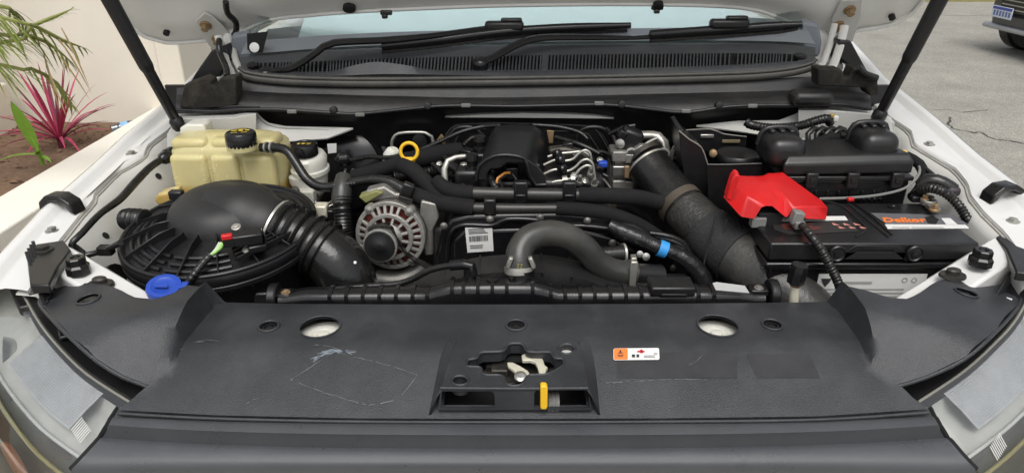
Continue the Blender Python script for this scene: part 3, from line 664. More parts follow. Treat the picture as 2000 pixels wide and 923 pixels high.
# ---- headlights
LENS = glass('headlight_lens', (.96, .97, .96), .12, .0)
CHROME = mat('headlight_reflector', (.55, .55, .53), .22, .85, .08, 10)
LMESH = mat('headlight_mesh_trim', (.52, .53, .55), .35, .3, .15, 40)
BEZ = mat('headlight_bezel_grey', (.62, .62, .59), .2, .25, .2, 14)
BOWL = mat('headlight_bowl_olive', (.24, .235, .19), .15, .5, .3, 12); RIMW = mat('headlight_rim_silver', (.72, .72, .70), .25, .2, .05)
AMB = mat('amber_reflector', (.8, .25, .08), .3, 0, .05)
def headlight(side, A_px, zA):
    A = [Zp(x, y, z) for (x, y), z in zip(A_px, zA)]
    A, _ = resample(A, 0, .02); n = len(A)
    outs = []
    for i, p in enumerate(A):
        t = (A[min(i+1, n-1)] - A[max(i-1, 0)]); nn = V((t.y, -t.x, 0)).normalized()
        if nn.y > 0 or (abs(nn.y) < .3 and nn.x*side < 0): nn = -nn
        outs.append((nn + V((side*.55, -.1, 0))).normalized())
    def rail(o_, d): return [p + nn*o_ + V((0, 0, -d)) for p, nn in zip(A, outs)]
    fl_ = loft('headlight_flange', [rail(-.034, -.012), rail(-.028, .004), rail(-.012, .006), rail(.004, .002), rail(.006, .012)], PLAS, truck, smooth=50, solid=.003)
    prof = [(.008, .006), (.042, .018), (.085, .05), (.125, .10), (.15, .17), (.15, .26)]
    le = loft('headlight', [rail(*q) for q in prof], LENS, truck, smooth=80)
    tube('lens_edge', rail(.008, .006), .0024, mat('lens_edge_clear', (.24, .235, .2), .3, 0, .1), le, 8, .02)
    loft('housing', [rail(.012, .030), rail(.022, .055), rail(.05, .07), rail(.088, .075)], BEZ, le, smooth=60)
    loft('lower_bowl', [rail(.088, .076), rail(.072, .11), rail(.09, .18), rail(.148, .262)], BOWL, le, smooth=60)
    tube('rim_line', rail(.092, .072), .0032, RIMW, le, 8, .02)
    tube('lens_reflection_line', rail(.105, .125), .0035, mat('reflection_line_yellow', (.55, .5, .28), .3, 0, .1), le, 8, .02)  # yellow reflection in the lens, painted as a thin tube
    m0, m1 = int(n*.52), n-2
    r0, r1_ = rail(.014, .016), rail(.074, .055)
    loft('mesh_trim', [r0[m0:m1], [p.lerp(q, .5) + V((0, 0, .002)) for p, q in zip(r0, r1_)][m0:m1], r1_[m0:m1]], LMESH, le, smooth=60, solid=.002)
    # fine raised dots of the trim, too small to count
    dv, df = [], []
    for i in range(m0, m1-1):
        for a_ in range(5):
            for b_ in range(18):
                p = r0[i].lerp(r0[i+1], a_/5).lerp(r1_[i].lerp(r1_[i+1], a_/5), (b_+.7)/18.6) + V((0, 0, .0035)); b = len(dv)
                dv += [p + V((-.0012, 0, 0)), p + V((0, -.0012, 0)), p + V((.0012, 0, 0)), p + V((0, .0012, 0)), p + V((0, 0, .0012))]; df += [(b, b+1, b+4), (b+1, b+2, b+4), (b+2, b+3, b+4), (b+3, b, b+4)]
    o = mk('trim_dots', dv, df, LMESH, le, 0); o['kind'] = 'stuff'
    c = rail(.075, .13)[int(n*.80)]
    lathe('lamp_bowl', c + V((0, .03, .0)), outs[int(n*.8)], [(.012, -.05), (.035, -.035), (.05, -.01), (.055, .012), (.05, .012), (.044, -.008), (.03, -.028)], CHROME, le, 28)
    c = rail(.065, .12)[int(n*.36)]
    lathe('lamp_bowl', c, outs[int(n*.36)] + V((0, 0, .2)), [(.012, -.05), (.035, -.035), (.055, -.01), (.062, .012), (.057, .012), (.046, -.008), (.03, -.028)], CHROME, le, 28)
    R_ = [rail(*q) for q in prof]; tgt = (185, 850) if side < 0 else (1935, 868); best = None
    for a_ in range(len(R_)-1):
        for c_ in range(10):
            for i in range(n-1):
                p = R_[a_][i].lerp(R_[a_+1][i], c_/10); x, y = proj(p); d = (x-tgt[0])**2 + (y-tgt[1])**2
                if best is None or d < best[0]: best = (d, p, (R_[a_+1][i]-R_[a_][i]).normalized(), (R_[a_][i+1]-R_[a_][i]).normalized(), outs[i])
    _, p, dn, al_, nn = best; nn = (dn.cross(al_)).normalized(); nn = nn if nn.y < 0 else -nn
    bestA = None; tg2 = (-8, 915) if side < 0 else (2010, 905)
    for a_ in range(len(R_)-1):
        for c_ in range(10):
            for i in range(n-1):
                pa = R_[a_][i].lerp(R_[a_+1][i], c_/10); x, y = proj(pa); d = (x-tg2[0])**2 + (y-tg2[1])**2
                if bestA is None or d < bestA[0]: bestA = (d, pa, outs[i], (R_[a_][i+1]-R_[a_][i]).normalized(), (R_[a_+1][i]-R_[a_][i]).normalized())
    _, pa, na, ta, da = bestA; ca_ = pa - na*.022
    if side < 0: prism('amber_reflector', [ca_ + ta*(.05 if side < 0 else .02)*math.cos(q) + da*(.03 if side < 0 else .014)*math.sin(q) for q in [i*.4488 for i in range(14)]], -na*.012, AMB, le, .004)
    for i in range(8):
        q = p + al_*(.0042*i - .016) + dn*(.0012*i) + nn*.003; beam('lens_marking', q - dn*.012, q + dn*.012, .0015, .0012, WHT, le, 0)
    for f_ in (.30, .62):
        i = int(n*f_); p = A[i] - outs[i]*.018 + V((0, 0, .006)); rbox('flange_tab', p, (.035, .035, .008), PLAS, fl_, rot=Matrix.Rotation(math.atan2(outs[i].y, outs[i].x), 3, 'Z'), bev=.003)
        lathe('tab_screw', p + V((0, 0, .004)), (0, 0, 1), [(.006, 0), (.005, .003)], STEEL, fl_, 10)
    i = int(n*.48); p = A[i] - outs[i]*.016 + V((0, 0, .007)); d = (A[i+2]-A[i]).normalized()
    for kk in (0, 1): beam('flange_sticker', p + d*(kk*.03), p + d*(kk*.03 + .024), .009, .001, WHT, fl_, 0)
headlight(-1, [(2, 490), (24, 515), (52, 565), (95, 635), (160, 705), (215, 745), (264, 775)], [1.10, 1.085, 1.066, 1.05, 1.032, 1.02, 1.01])
headlight(1, [(2050, 470), (2022, 530), (1978, 612), (1930, 665), (1880, 710), (1830, 745), (1785, 774)], [1.10, 1.085, 1.066, 1.05, 1.032, 1.02, 1.01])

# ================================================================ COVER PANEL OVER THE RADIATOR SUPPORT
cover = thing('radiator_cover', 'wide dark grey plastic cover panel across the front of the engine bay', 'cover panel', (0.02, 1.0, 1.0))
l1, l2 = Zp(425, 592, 1.06), Zp(352, 700, 1.045); q1, q2 = Zp(1625, 592, 1.06), Zp(1688, 702, 1.045)
CL1, CL2 = Zp(350, 706, 1.05).xy, Zp(288, 752, 1.03).xy; CR1, CR2 = Zp(1690, 709, 1.05).xy, Zp(1757, 750, 1.03).xy
CL1, CL2, CR1, CR2 = (V(q) for q in (CL1, CL2, CR1, CR2))
def zc(x, y):
    z = 1.062 - .052*max(0, min(1.3, (1.02 - y)/.133))**1.15
    z += .004*smoothstep(1.10, 1.17, y)*-1
    ramp = smoothstep(.97, 1.10, y)
    xl = l2.x + (l1.x-l2.x)*(y-l2.y)/(l1.y-l2.y); xr = q2.x + (q1.x-q2.x)*(y-q2.y)/(q1.y-q2.y)
    for (c1, c2, s_, xx) in ((CL1, CL2, -1, xl - x), (CR1, CR2, 1, x - xr)):
        if xx > -.02:
            t_ = (c2 - c1).normalized(); nn = V((-t_.y, t_.x)); nn = nn if nn.y > 0 else -nn
            d_ = (V((x, y)) - c1).dot(nn)
            z += .050*max(0, min(1, d_/.075))**.75*smoothstep(0, .010, xx)
    z -= .05*smoothstep(.72, 1.0, abs(x - .02))*ramp
    return z
def cz(px, py, dz=0):
    z = 1.06
    for _ in range(30): p = Zp(px, py, z); z = .6*z + .4*(zc(p.x, p.y) + dz)
    return p
OUT = [(232, 800), (262, 775), (288, 752), (240, 733), (190, 702), (140, 658), (100, 618), (76, 588), (88, 572), (120, 560), (170, 553), (222, 562), (262, 581), (300, 585), (338, 573), (366, 557), (388, 560), (408, 578), (440, 590), (560, 593), (800, 594), (1000, 594), (1250, 593), (1480, 591), (1615, 589), (1638, 576), (1660, 560), (1690, 567), (1740, 582), (1772, 584), (1800, 571), (1830, 551), (1868, 541), (1920, 540), (1970, 548), (1998, 552), (1990, 592), (1945, 645), (1885, 697), (1810, 733), (1757, 750), (1782, 775), (1813, 798), (1600, 812), (1300, 816), (1000, 817), (700, 816), (420, 810)]
outp = [(p.x, p.y) for p in (cz(*q) for q in OUT)]
def plan(px, py): p = cz(px, py); return (p.x, p.y)
holes = []
for px, py, r in ((625, 638, .0345), (1402, 636, .0345), (525, 637, .0155), (1008, 635, .0155), (1508, 634, .0155)):
    holes.append(circ(plan(px, py), r, 24))
for px, py in ((172, 584), (1887, 571)): holes.append(circ(plan(px, py), .018, 20))
PLATZ = 1.0635
def pp(X, Y): return (840 + X/5.126, 640 + Y/5.126)
lathole = [plan(*q) for q in ((866, 790), (880, 700), (896, 672), (1112, 672), (1132, 700), (1146, 790))]
holes.append(lathole)
STEPL = []
for e_ in (0, .005, .010):
    a0 = lambda y, e: (l2.x + (l1.x-l2.x)*(y-l2.y)/(l1.y-l2.y) - e, y); a1 = lambda y, e: (q2.x + (q1.x-q2.x)*(y-q2.y)/(q1.y-q2.y) + e, y)
    STEPL += [[a0(y, e_) for y in (.982, 1.05, 1.13)], [a1(y, e_) for y in (.982, 1.05, 1.13)]]
STEPL += [[tuple(CL1.lerp(CL2, t)) for t in (0, .5, .93)], [tuple(CR1.lerp(CR2, t)) for t in (0, .5, .93)]]
pan = orient(sheet('panel', outp, holes, lambda u, v_: V((u, v_, zc(u, v_))), PANEL, cover, grid=.016, solid=.004, smooth=50, lines=STEPL), (0, 0, 1))
pan.modifiers['solid'].use_rim = False
# rims and push clips
def rim(name, px, py, r, m, rr=.003, dz=.001, tilt=True):
    p = cz(px, py); pts = []
    for i in range(25): q = 2*math.pi*i/24; x, y = p.x + r*math.cos(q), p.y + r*math.sin(q); pts.append(V((x, y, zc(x, y) + dz)))
    v, f = ringmesh(pts, [rr]*25, 8, False); return mk(name, v, f, m, pan, 60)
for px, py in ((625, 638), (1402, 636)):
    rim('hole_rim', px, py, .0355, PANEL, .0018)
    c = cz(px, py) + V((.002, .006, -.022))
    pad = lathe('support_pad', c - V((0, 0, .01)), (0, 0, 1), [(.05, 0), (.05, .008), (.03, .010), (.028, .013), (.02, .013), (.018, .010), (.012, .010), (.010, .015), (.004, .016)], MILK, cover, 28)
for px, py in ((525, 637), (1008, 635), (1508, 634)):
    rim('clip_seat', px, py, .0172, PANEL, .0024)
    c = cz(px, py) + V((0, 0, -.004)); lathe('push_clip', c, (0, 0, 1), [(.0145, -.004), (.0145, .001), (.011, .003), (.009, .003), (.0085, .0005), (.003, .001)], PLASG, cover, 20)
for px, py in ((172, 584), (1887, 571)):
    rim('hole_rim', px, py, .0188, PANEL, .0022)
    c = cz(px, py) + V((0, 0, -.012)); lathe('push_clip', c, (0, 0, 1), [(.017, -.006), (.016, 0), (.010, .001), (.009, .004), (.004, .005)], PLAS, cover, 18)
# front hem of the panel
tube('panel_hem', [cz(*q) + V((0, -.002, -.005)) for q in ((232, 800), (420, 810), (700, 816), (1000, 817), (1300, 816), (1600, 812), (1813, 798))], .003, PANEL, pan, 8, .03)
for e_ in (OUT[2:19], OUT[24:41]): tube('panel_hem', [cz(*q) + V((0, 0, -.003)) for q in e_], .0035, PANEL, pan, 8, .02)
# raised latch platform: flat top with a scalloped opening, front face with two windows, side walls
def pt(X, Y, z=PLATZ): p = Zp(*pp(X, Y), z); return (p.x, p.y)
hole1 = [pt(*q) for q in ((365, 345), (380, 315), (460, 300), (480, 268), (520, 240), (700, 232), (745, 215), (770, 175), (810, 152), (900, 152), (940, 175), (965, 222), (1010, 236), (1190, 238), (1225, 260), (1255, 298), (1330, 306), (1340, 345), (1320, 380), (1210, 440), (1150, 462), (1000, 468), (965, 500), (930, 550), (890, 572), (800, 572), (755, 545), (735, 490), (690, 468), (560, 466), (520, 440), (500, 390), (372, 380))]
hole2 = [pt(300 + 85*math.cos(i*.393), 522 + 48*math.sin(i*.393)) for i in range(16)]
hole3 = [pt(1368 + 85*math.cos(i*.393), 207 + 50*math.sin(i*.393)) for i in range(16)]
topo = [pt(*q) for q in ((110, 600), (180, 380), (235, 200), (280, 120), (330, 85), (1420, 85), (1470, 120), (1510, 200), (1545, 380), (1580, 600))]
plat = orient(sheet('latch_platform', topo, [hole1, hole2, hole3], lambda u, v_: V((u, v_, PLATZ)), PANEL, cover, grid=.012, solid=.004), (0, 0, 1))
for h in (hole1, hole2, hole3):
    P = [V((x, y, PLATZ - .001)) for x, y in h]; P.append(P[0]); v, f = ringmesh(resample(P, 0, .004)[0], [.0026]*len(resample(P, 0, .004)[0]), 6, False); mk('opening_rim', v, f, PANEL, plat, 60)
    v, f = [], []
    for i, (x, y) in enumerate(h): v += [(x, y, PLATZ - .003), (x, y, PLATZ - .02)]
    for i in range(len(h)): j = (i+1) % len(h); f.append((2*i, 2*j, 2*j+1, 2*i+1))
    mk('opening_wall', v, f, PANEL, plat, 40, recalc=False)
yF = Zp(*pp(110, 600), PLATZ).y
def fp(X, Y): p = Yp(*pp(X, Y), yF); return (p.x, p.z)
ff = orient(sheet('platform_front', [fp(80, 820), fp(110, 602), fp(1580, 602), fp(1620, 820)], [[fp(*q) for q in ((105, 800), (118, 632), (610, 632), (640, 650), (648, 690), (648, 800))], [fp(*q) for q in ((1042, 800), (1042, 655), (1060, 625), (1090, 618), (1560, 618), (1590, 650), (1600, 800))]], lambda u, v_: V((u, yF, v_)), PANEL, plat, grid=.012, solid=.004, smooth=0), (0, -1, 0))
tube('front_edge', [Zp(*pp(105, 600), PLATZ-.0015), Zp(*pp(640, 605), PLATZ-.0015), Zp(*pp(1040, 605), PLATZ-.0015), Zp(*pp(1580, 600), PLATZ-.0015)], .003, PANEL, plat, 8, .02)
for side in ((110, 600, 180, 380, 235, 200, 280, 120, 330, 85, -1), (1580, 600, 1545, 380, 1510, 200, 1470, 120, 1420, 85, 1)):
    ks = [(side[i], side[i+1]) for i in range(0, 10, 2)]; s = side[-1]
    up1 = [Zp(*pp(*q), PLATZ) for q in ks]; dn = [V((p.x + s*.022, p.y, min(PLATZ - .001, zc(p.x + s*.022, p.y) - .002))) for p in up1]
    loft('platform_side', [up1, [a_.lerp(b_, .35) + V((s*.002, 0, .002)) for a_, b_ in zip(up1, dn)], dn], PANEL, plat, smooth=60, solid=.003, fine=4)
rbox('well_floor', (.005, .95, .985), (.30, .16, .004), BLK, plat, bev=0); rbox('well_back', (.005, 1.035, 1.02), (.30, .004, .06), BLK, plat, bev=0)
# scuffs left on the panel
SCUF = mat('pale_scuff', (.15, .155, .165), .7, 0, .4, 60)
def scuff(pts, wd, m=SCUF):
    P = [cz(*q) for q in pts]; Q, _ = resample(P, 0, .006); v, f = [], []
    for i, p in enumerate(Q):
        t = (Q[min(i+1, len(Q)-1)] - Q[max(i-1, 0)]).normalized(); s = V((-t.y, t.x, 0))*wd*random.uniform(.1, 1.1); j = V((random.uniform(-1, 1), random.uniform(-1, 1), 0))*.0006
        for e in (p + s + j, p - s + j): v.append(V((e.x, e.y, zc(e.x, e.y) + .0012)))
    for i in range(len(Q)-1):
        if random.random() < .8: f.append((2*i, 2*i+1, 2*i+3, 2*i+2))
    mk('scuff', v, f, m, pan, 0)
scuff([(568, 742), (600, 722), (632, 700), (650, 690)], .0008); scuff([(660, 690), (720, 704), (780, 720), (815, 733)], .0007)
scuff([(815, 733), (795, 760), (770, 782), (718, 792)], .0007); scuff([(568, 742), (620, 762), (670, 778), (718, 792)], .0007)
BGS = mat('blue_grey_scuff', (.18, .21, .24), .7, 0, .4, 80)
for k in range(16):
    j = lambda a: a + random.uniform(-7, 7)
    t0 = random.uniform(0, .6); W_ = [(610, 706), (626, 692), (645, 685), (668, 687), (694, 691)]; i_ = int(t0*4); scuff([(j(x), j(y)*.0 + y + random.uniform(-5, 5)) for x, y in W_[i_:i_+3]], .0009, BGS)
scuff([(608, 673), (640, 676), (665, 684)], .0008); scuff([(385, 668), (405, 664), (428, 667)], .0008)
scuff([(368, 672), (380, 668), (398, 668)], .001); scuff([(1340, 715), (1360, 705), (1376, 690)], .0006); scuff([(1182, 748), (1240, 745), (1310, 741), (1380, 742)], .0007); scuff([(480, 790), (495, 780), (505, 778)], .0007)
FAINT = mat('faint_scratch', (.06, .062, .067), .6, 0, .4, 60)
for k in range(80):
    x, y = random.uniform(330, 1700), random.uniform(615, 800)
    if 845 < x < 1165 and y > 655: continue
    a_ = random.uniform(0, 6.3); L_ = random.uniform(8, 45); scuff([(x, y), (x + L_*math.cos(a_)*.5 + random.uniform(-3, 3), y + L_*.25*math.sin(a_)), (x + L_*math.cos(a_), y + L_*.5*math.sin(a_))], .00045, FAINT)
for a0, b0 in ((1205, 1440), (1458, 1582)):
    o = loft('tape_residue', [[cz(a0 + (b0-a0)*i/8, 688 + (4 if a0 > 1400 else 0), 0) + V((0, 0, .0008)) for i in range(9)], [cz(a0 + (20 if a0 > 1400 else 0) + (b0-a0)*i/8, 738, 0) + V((0, 0, .0008)) for i in range(9)]], mat('tape_residue_film', (.026, .0265, .029), .46, 0, .4, 25), pan)
# warning sticker
A, B, D_ = cz(1198, 704), cz(1288, 703), cz(1198, 681); xd = (B-A).normalized(); yd = (D_-A).normalized(); Wd, Hd = (B-A).length, (D_-A).length
stk = thing('warning_sticker', 'small orange and white warning sticker on the cover panel right of the latch', 'sticker', A)
nz = xd.cross(yd)
def rrect(x0, y0, x1, y1, r, o, n=4):
    out = []
    for cx_, cy_, a0 in ((x1-r, y1-r, 0), (x0+r, y1-r, 90), (x0+r, y0+r, 180), (x1-r, y0+r, 270)):
        for i in range(n+1): q = math.radians(a0 + 90*i/n); out.append(V(o) + xd*(cx_ + r*math.cos(q)) + yd*(cy_ + r*math.sin(q)))
    return out
prism('sticker_base', [p + nz*.0015 for p in rrect(0, 0, Wd, Hd, .003, A)], nz*.0005, WHT, stk, 0)
prism('orange_field', [p + nz*.0021 for p in rrect(.0008, .0008, Wd*.31, Hd-.0008, .0022, A)], nz*.0004, ORG, stk, 0)
quads('printed_marks', [(Wd*.10, Hd*.25, Wd*.20, Hd*.33), (Wd*.08, Hd*.38, Wd*.22, Hd*.45), (Wd*.13, Hd*.55, Wd*.17, Hd*.82), (Wd*.09, Hd*.55, Wd*.21, Hd*.62), (Wd*.40, Hd*.2, Wd*.47, Hd*.45), (Wd*.5, Hd*.2, Wd*.56, Hd*.45), (Wd*.66, Hd*.18, Wd*.9, Hd*.22), (Wd*.66, Hd*.3, Wd*.9, Hd*.34), (Wd*.88, Hd*.4, Wd*.96, Hd*.43), (Wd*.88, Hd*.5, Wd*.96, Hd*.53)], A + nz*.0021, xd, yd, INK, stk)
quads('red_mark', [(Wd*.52, Hd*.62, Wd*.68, Hd*.76), (Wd*.58, Hd*.55, Wd*.64, Hd*.85)], A + nz*.0021, xd, yd, mat('red_print', (.5, .02, .03), .6), stk)

# ---- bonnet latch inside the opening
lat = thing('bonnet_latch', 'bonnet latch with two cream hooks inside the scalloped opening of the cover', 'latch', Zp(1000, 720, 1.0))
def lp(X, Y, z): return Zp(*pp(X, Y), z)
prism('latch_plate', [lp(*q, 1.022) for q in ((520, 440), (640, 320), (1150, 300), (1300, 380), (1180, 470), (800, 560))], (0, 0, -.004), DARKMET, lat, .001)
prism('back_plate', [lp(*q, 1.035) for q in ((500, 300), (700, 250), (1250, 255), (1300, 330), (700, 335))], (0, 0, -.003), BLK, lat, 0)
prism('strike_hook', [lp(*q, 1.05) for q in ((915, 270), (960, 245), (1040, 246), (1100, 270), (1135, 320), (1150, 370), (1180, 390), (1140, 462), (1095, 455), (1075, 380), (1050, 335), (1000, 318), (925, 320))], (0, 0, -.007), LATCHM, lat, .0015)
prism('latch_pawl', [lp(*q, 1.046) for q in ((770, 340), (830, 340), (900, 375), (980, 425), (1005, 465), (950, 520), (880, 490), (845, 430), (780, 380))], (0, 0, -.006), LATCHM, lat, .0015)
lathe('pivot_bolt', lp(905, 495, 1.05), (0, -.35, 1), [(.010, 0), (.010, .004), (.007, .006), (.0035, .006)], STEEL, lat, 18)
tube('return_spring', [lp(1200, 440, 1.03), lp(1240, 410, 1.03), lp(1330, 370, 1.035)], .0035, DARKMET, lat, 8, .003, corr=(.004, .0008))
rbox('latch_block', lp(700, 430, 1.02), (.03, .04, .03), DARKMET, lat, bev=.003); rbox('latch_block', lp(620, 380, 1.015), (.02, .05, .035), BLK, lat, bev=.003)
lathe('mount_pad', Zp(*pp(1368, 230), 1.05), (0, 0, 1), [(.018, -.004), (.018, 0), (.005, .001)], MILK, lat, 18)
yl = thing('yellow_release_tab', 'bright yellow strap tab in the right window of the latch platform', 'release tab', Yp(1062, 797, yF))
prism('tab', [Yp(*pp(*q), yF - .006) for q in ((1105, 585), (1160, 582), (1178, 600), (1178, 790), (1165, 818), (1112, 818), (1103, 800))], (0, .012, 0), YEL, yl, .002)
tube('knob', [Yp(*pp(1180, 740), yF + .02), Yp(*pp(1290, 740), yF + .02)], .016, GREYPL, yl, 14, .002, corr=(.006, .0012))

# ================================================================ RADIATOR
rad = thing('radiator', 'black ribbed radiator top tank behind the cover panel', 'radiator', (0.02, 1.23, .6))
def tank_row(px):
    return 562 - 15*(smoothstep(835, 880, px) - smoothstep(1040, 1090, px)) + (560-px)*.0*0 - 2*(px-1000)/500
rails = []
prof = [(-.024, -.055), (-.026, -.02), (-.022, -.006), (-.012, 0), (.008, .0), (.02, -.006), (.026, -.02), (.026, -.06)]
XS = [548, 560, 600, 700, 800, 835, 858, 880, 960, 1040, 1060, 1090, 1200, 1350, 1440, 1470, 1490]
for dy, dz in prof:
    rails.append([Yp(x, tank_row(x) + (6 if x < 575 or x > 1465 else 0), 1.222) + V((0, dy, dz)) for x in XS])
loft('top_tank', rails, PLASG, rad, smooth=50)
def tank_rib(px, h=.003, name='rib'):
    c = Yp(px, tank_row(px), 1.222); v, f = [], []
    n = len(prof)
    for e in (-.0035, .0035):
        for dy, dz in prof: v.append(c + V((e, dy*1.10, dz + h)))
    for i in range(n-1): f.append((i, i+1, n+i+1, n+i))
    f += [tuple(range(n)), tuple(range(n, 2*n))]
    return mk(name, v, f, PLASG, rad, 40, recalc=True)
for px in [648, 680, 712, 744, 776, 808, 836, 884, 906, 934, 962, 990, 1040, 1075, 1103, 1132, 1160, 1190, 1220, 1250, 1360, 1390]: tank_rib(px)
for px, row in ((536, 580), (1508, 572)):
    c = Yp(px, row, 1.222); prism('end_plate', [c + V((-.009, .03*math.cos(q), .028*math.sin(q))) for q in [i*.449 for i in range(14)]], (.018, 0, 0), PLAS, rad, .003)
for px, row, s in ((560, 575, 1), (1480, 566, -1)):
    c = Yp(px, row, 1.222); rbox('end_bracket', c, (.035, .03, .014), METBLK, rad, bev=.003); bolt(c + V((0, -.004, .007)), (0, -.2, 1), .006, BRASS if s > 0 else STEEL, rad)
rbox('tank_pad', Yp(1310, 562, 1.218) + V((0, 0, .004)), (.085, .05, .02), PLAS, rad, bev=.004); rbox('tank_bump', Yp(1316, 574, 1.198), (.055, .012, .012), PLAS, rad, bev=.005)
rbox('radiator_core', (.02, 1.225, .78), (.92, .045, .45), DARKMET, rad, bev=.002)
lathe('hose_neck', Yp(1018, 562, 1.24), (0, .15, 1), [(.03, -.03), (.03, .0), (.026, .008), (.026, .04)], PLASG, rad, 24)
lathe('bleed_neck', Yp(918, 560, 1.24), (0, 0, 1), [(.02, -.02), (.016, .01), (.012, .02), (.012, .04)], PLASG, rad, 18)
lathe('bleed_plug', Yp(962, 546, 1.222), (0, 0, 1), [(.012, -.002), (.012, .003), (.006, .004)], PLASG, rad, 16)
A, B = Yp(1393, 562, 1.20), Yp(1462, 570, 1.20)
sk = prism('tank_sticker', Ys([(1392, 553), (1400, 551), (1455, 558), (1464, 572), (1398, 566)], 1.192), (0, .001, 0), WHT, rad, 0)
quads('print_lines', [(.01, .004*i, .06 - .008*(i % 2), .004*i + .0012) for i in range(1, 4)], Yp(1398, 566, 1.1915), B - A, (0, .4, 1), GREYINK, sk)
# thin steel line along the tank to the bleed neck
vt = thing('vent_hose', 'thin black vent hose curving from the radiator tank bleed neck to the left', 'hose', Yp(920, 520, 1.25))
tube('hose', Ys([(530, 592, 1.25), (620, 570, 1.26), (700, 560, 1.27), (770, 555, 1.27), (805, 545, 1.27), (840, 527, 1.26), (880, 518, 1.25), (915, 517, 1.245)]), .0065, RUB, vt, 10)
tube('elbow', Ys([(880, 518, 1.25), (905, 516, 1.245), (920, 518, 1.24), (923, 535, 1.24)]), .0105, PLASG, vt, 12)
# fan shroud behind the tank
fs = thing('fan_shroud', 'black ribbed fan shroud behind the radiator tank', 'fan shroud', (0.03, 1.30, .7))
sr = Ys([(740, 590), (780, 575), (830, 554), (880, 536), (930, 523), (1000, 517), (1080, 519), (1140, 532), (1190, 550), (1240, 562), (1300, 570), (1400, 582)], 1.30)
loft('shroud_rim', [[p + V((0, -.03, -.05)) for p in sr], [p + V((0, -.022, -.004)) for p in sr], sr, [p + V((0, .04, .004)) for p in sr], [p + V((0, .05, -.15)) for p in sr]], PLASD, fs, smooth=45, fine=4)
for i in range(9):
    p = along(resample(sr, 0, .02)[0], .12 + .09*i); beam('shroud_rib', p + V((0, -.026, -.002)), p + V((0, .045, .0065)), .004, .012, PLASD, fs, .001)

# ================================================================ UPPER RADIATOR HOSE
uh = thing('radiator_hose', 'thick grey rubber radiator hose bent in an arch over the fan shroud', 'hose', Yp(1018, 550, 1.25))
HP = Ys([(1017, 556, 1.245), (1014, 520, 1.25), (1016, 488, 1.27), (1035, 464, 1.29), (1070, 455, 1.305), (1110, 462, 1.315), (1142, 484, 1.32), (1165, 510, 1.325), (1195, 528, 1.33), (1240, 535, 1.335)]); HR = .0265
tube('hose_body', HP, HR, GREYRUB, uh, 20, .008)
band('spring_clamp', HP, HR, .075, .105, .003, BRIGHT, uh)
for d in (-1, 1): rbox('clamp_ear', Yp(1017 + d*22, 512, 1.235), (.008, .012, .024), BRIGHT, uh, rot=Matrix.Rotation(-.35*d, 3, 'Y'), bev=.002)
band('spring_clamp', HP, HR, .955, .985, .0035, BRIGHT, uh)
rbox('clamp_ear', Yp(1237, 533, 1.305), (.014, .008, .055), BRIGHT, uh, bev=.002)
tube('outlet_stub', Ys([(1232, 535, 1.34), (1290, 538, 1.36)]), .024, PLAS, uh, 18)
tube('second_stub', Ys([(1165, 498, 1.37), (1222, 494, 1.38)]), .018, RUB, uh, 16); band('spring_clamp', Ys([(1165, 498, 1.37), (1222, 494, 1.38)]), .018, .88, .98, .004, BRIGHT, uh)
quads('hose_print', [(.006*i, .0, .006*i+.0035, .0035) for i in range(4)] + [(.006*i, .006, .006*i+.0035, .0095) for i in range(4)], HP[1] + V((.004, -.0268, -.002)), (.1, 0, 1), (-1, 0, .1), mat('faded_yellow_print', (.3, .28, .08), .7), uh)

# ================================================================ ENGINE
eng = thing('engine', 'black engine with timing cover, sticker and injector lines in the centre of the bay', 'engine', (.05, 1.6, .55))
tc_ = Ys([(846, 575), (850, 500), (862, 452), (880, 428), (915, 420), (985, 418), (1100, 416), (1180, 422), (1240, 438), (1290, 468), (1322, 520), (1330, 580)], 1.43)
prism('timing_cover', tc_, (0, .14, 0), PLASG, eng, .008, 3)
tube('cover_bead', Ys([(872, 520), (878, 462), (900, 440), (960, 440), (990, 428), (1050, 430), (1080, 440), (1150, 442), (1210, 452), (1265, 478), (1292, 530)], 1.427), .006, PLASG, eng, 10)
prism('cover_rise', Ys([(880, 560), (884, 470), (905, 448), (1020, 446), (1130, 446), (1195, 462), (1245, 490), (1262, 560)], 1.425), (0, .02, 0), PLASG, eng, .008, 3)
for px, py in ((867, 441), (957, 428), (1055, 424), (1147, 431), (1196, 474), (1197, 500), (1262, 500), (1315, 523), (1197, 560)):
    bolt(Yp(px, py, 1.425), (0, -1, 0), .0055, STEEL, eng)
lb = prism('cover_sticker', Ys([(908, 443), (961, 440), (964, 490), (913, 493)], 1.4235), (0, .0015, 0), WHT, eng, 0)
A, B, D_ = Yp(913, 493, 1.4232), Yp(964, 490, 1.4232), Yp(908, 443, 1.4232); Wd, Hd = (B-A).length, (D_-A).length
rr = []
x = .12
while x < .8: w_ = random.choice((.012, .02, .03)); rr.append((Wd*x, Hd*.42, Wd*(x+w_), Hd*.64)); x += w_ + random.choice((.012, .02))
rr += [(Wd*.12, Hd*y, Wd*random.uniform(.5, .85), Hd*(y+.035)) for y in (.16, .24, .72, .79, .87)]
quads('barcode', rr, A, B-A, D_-A, INK, lb)
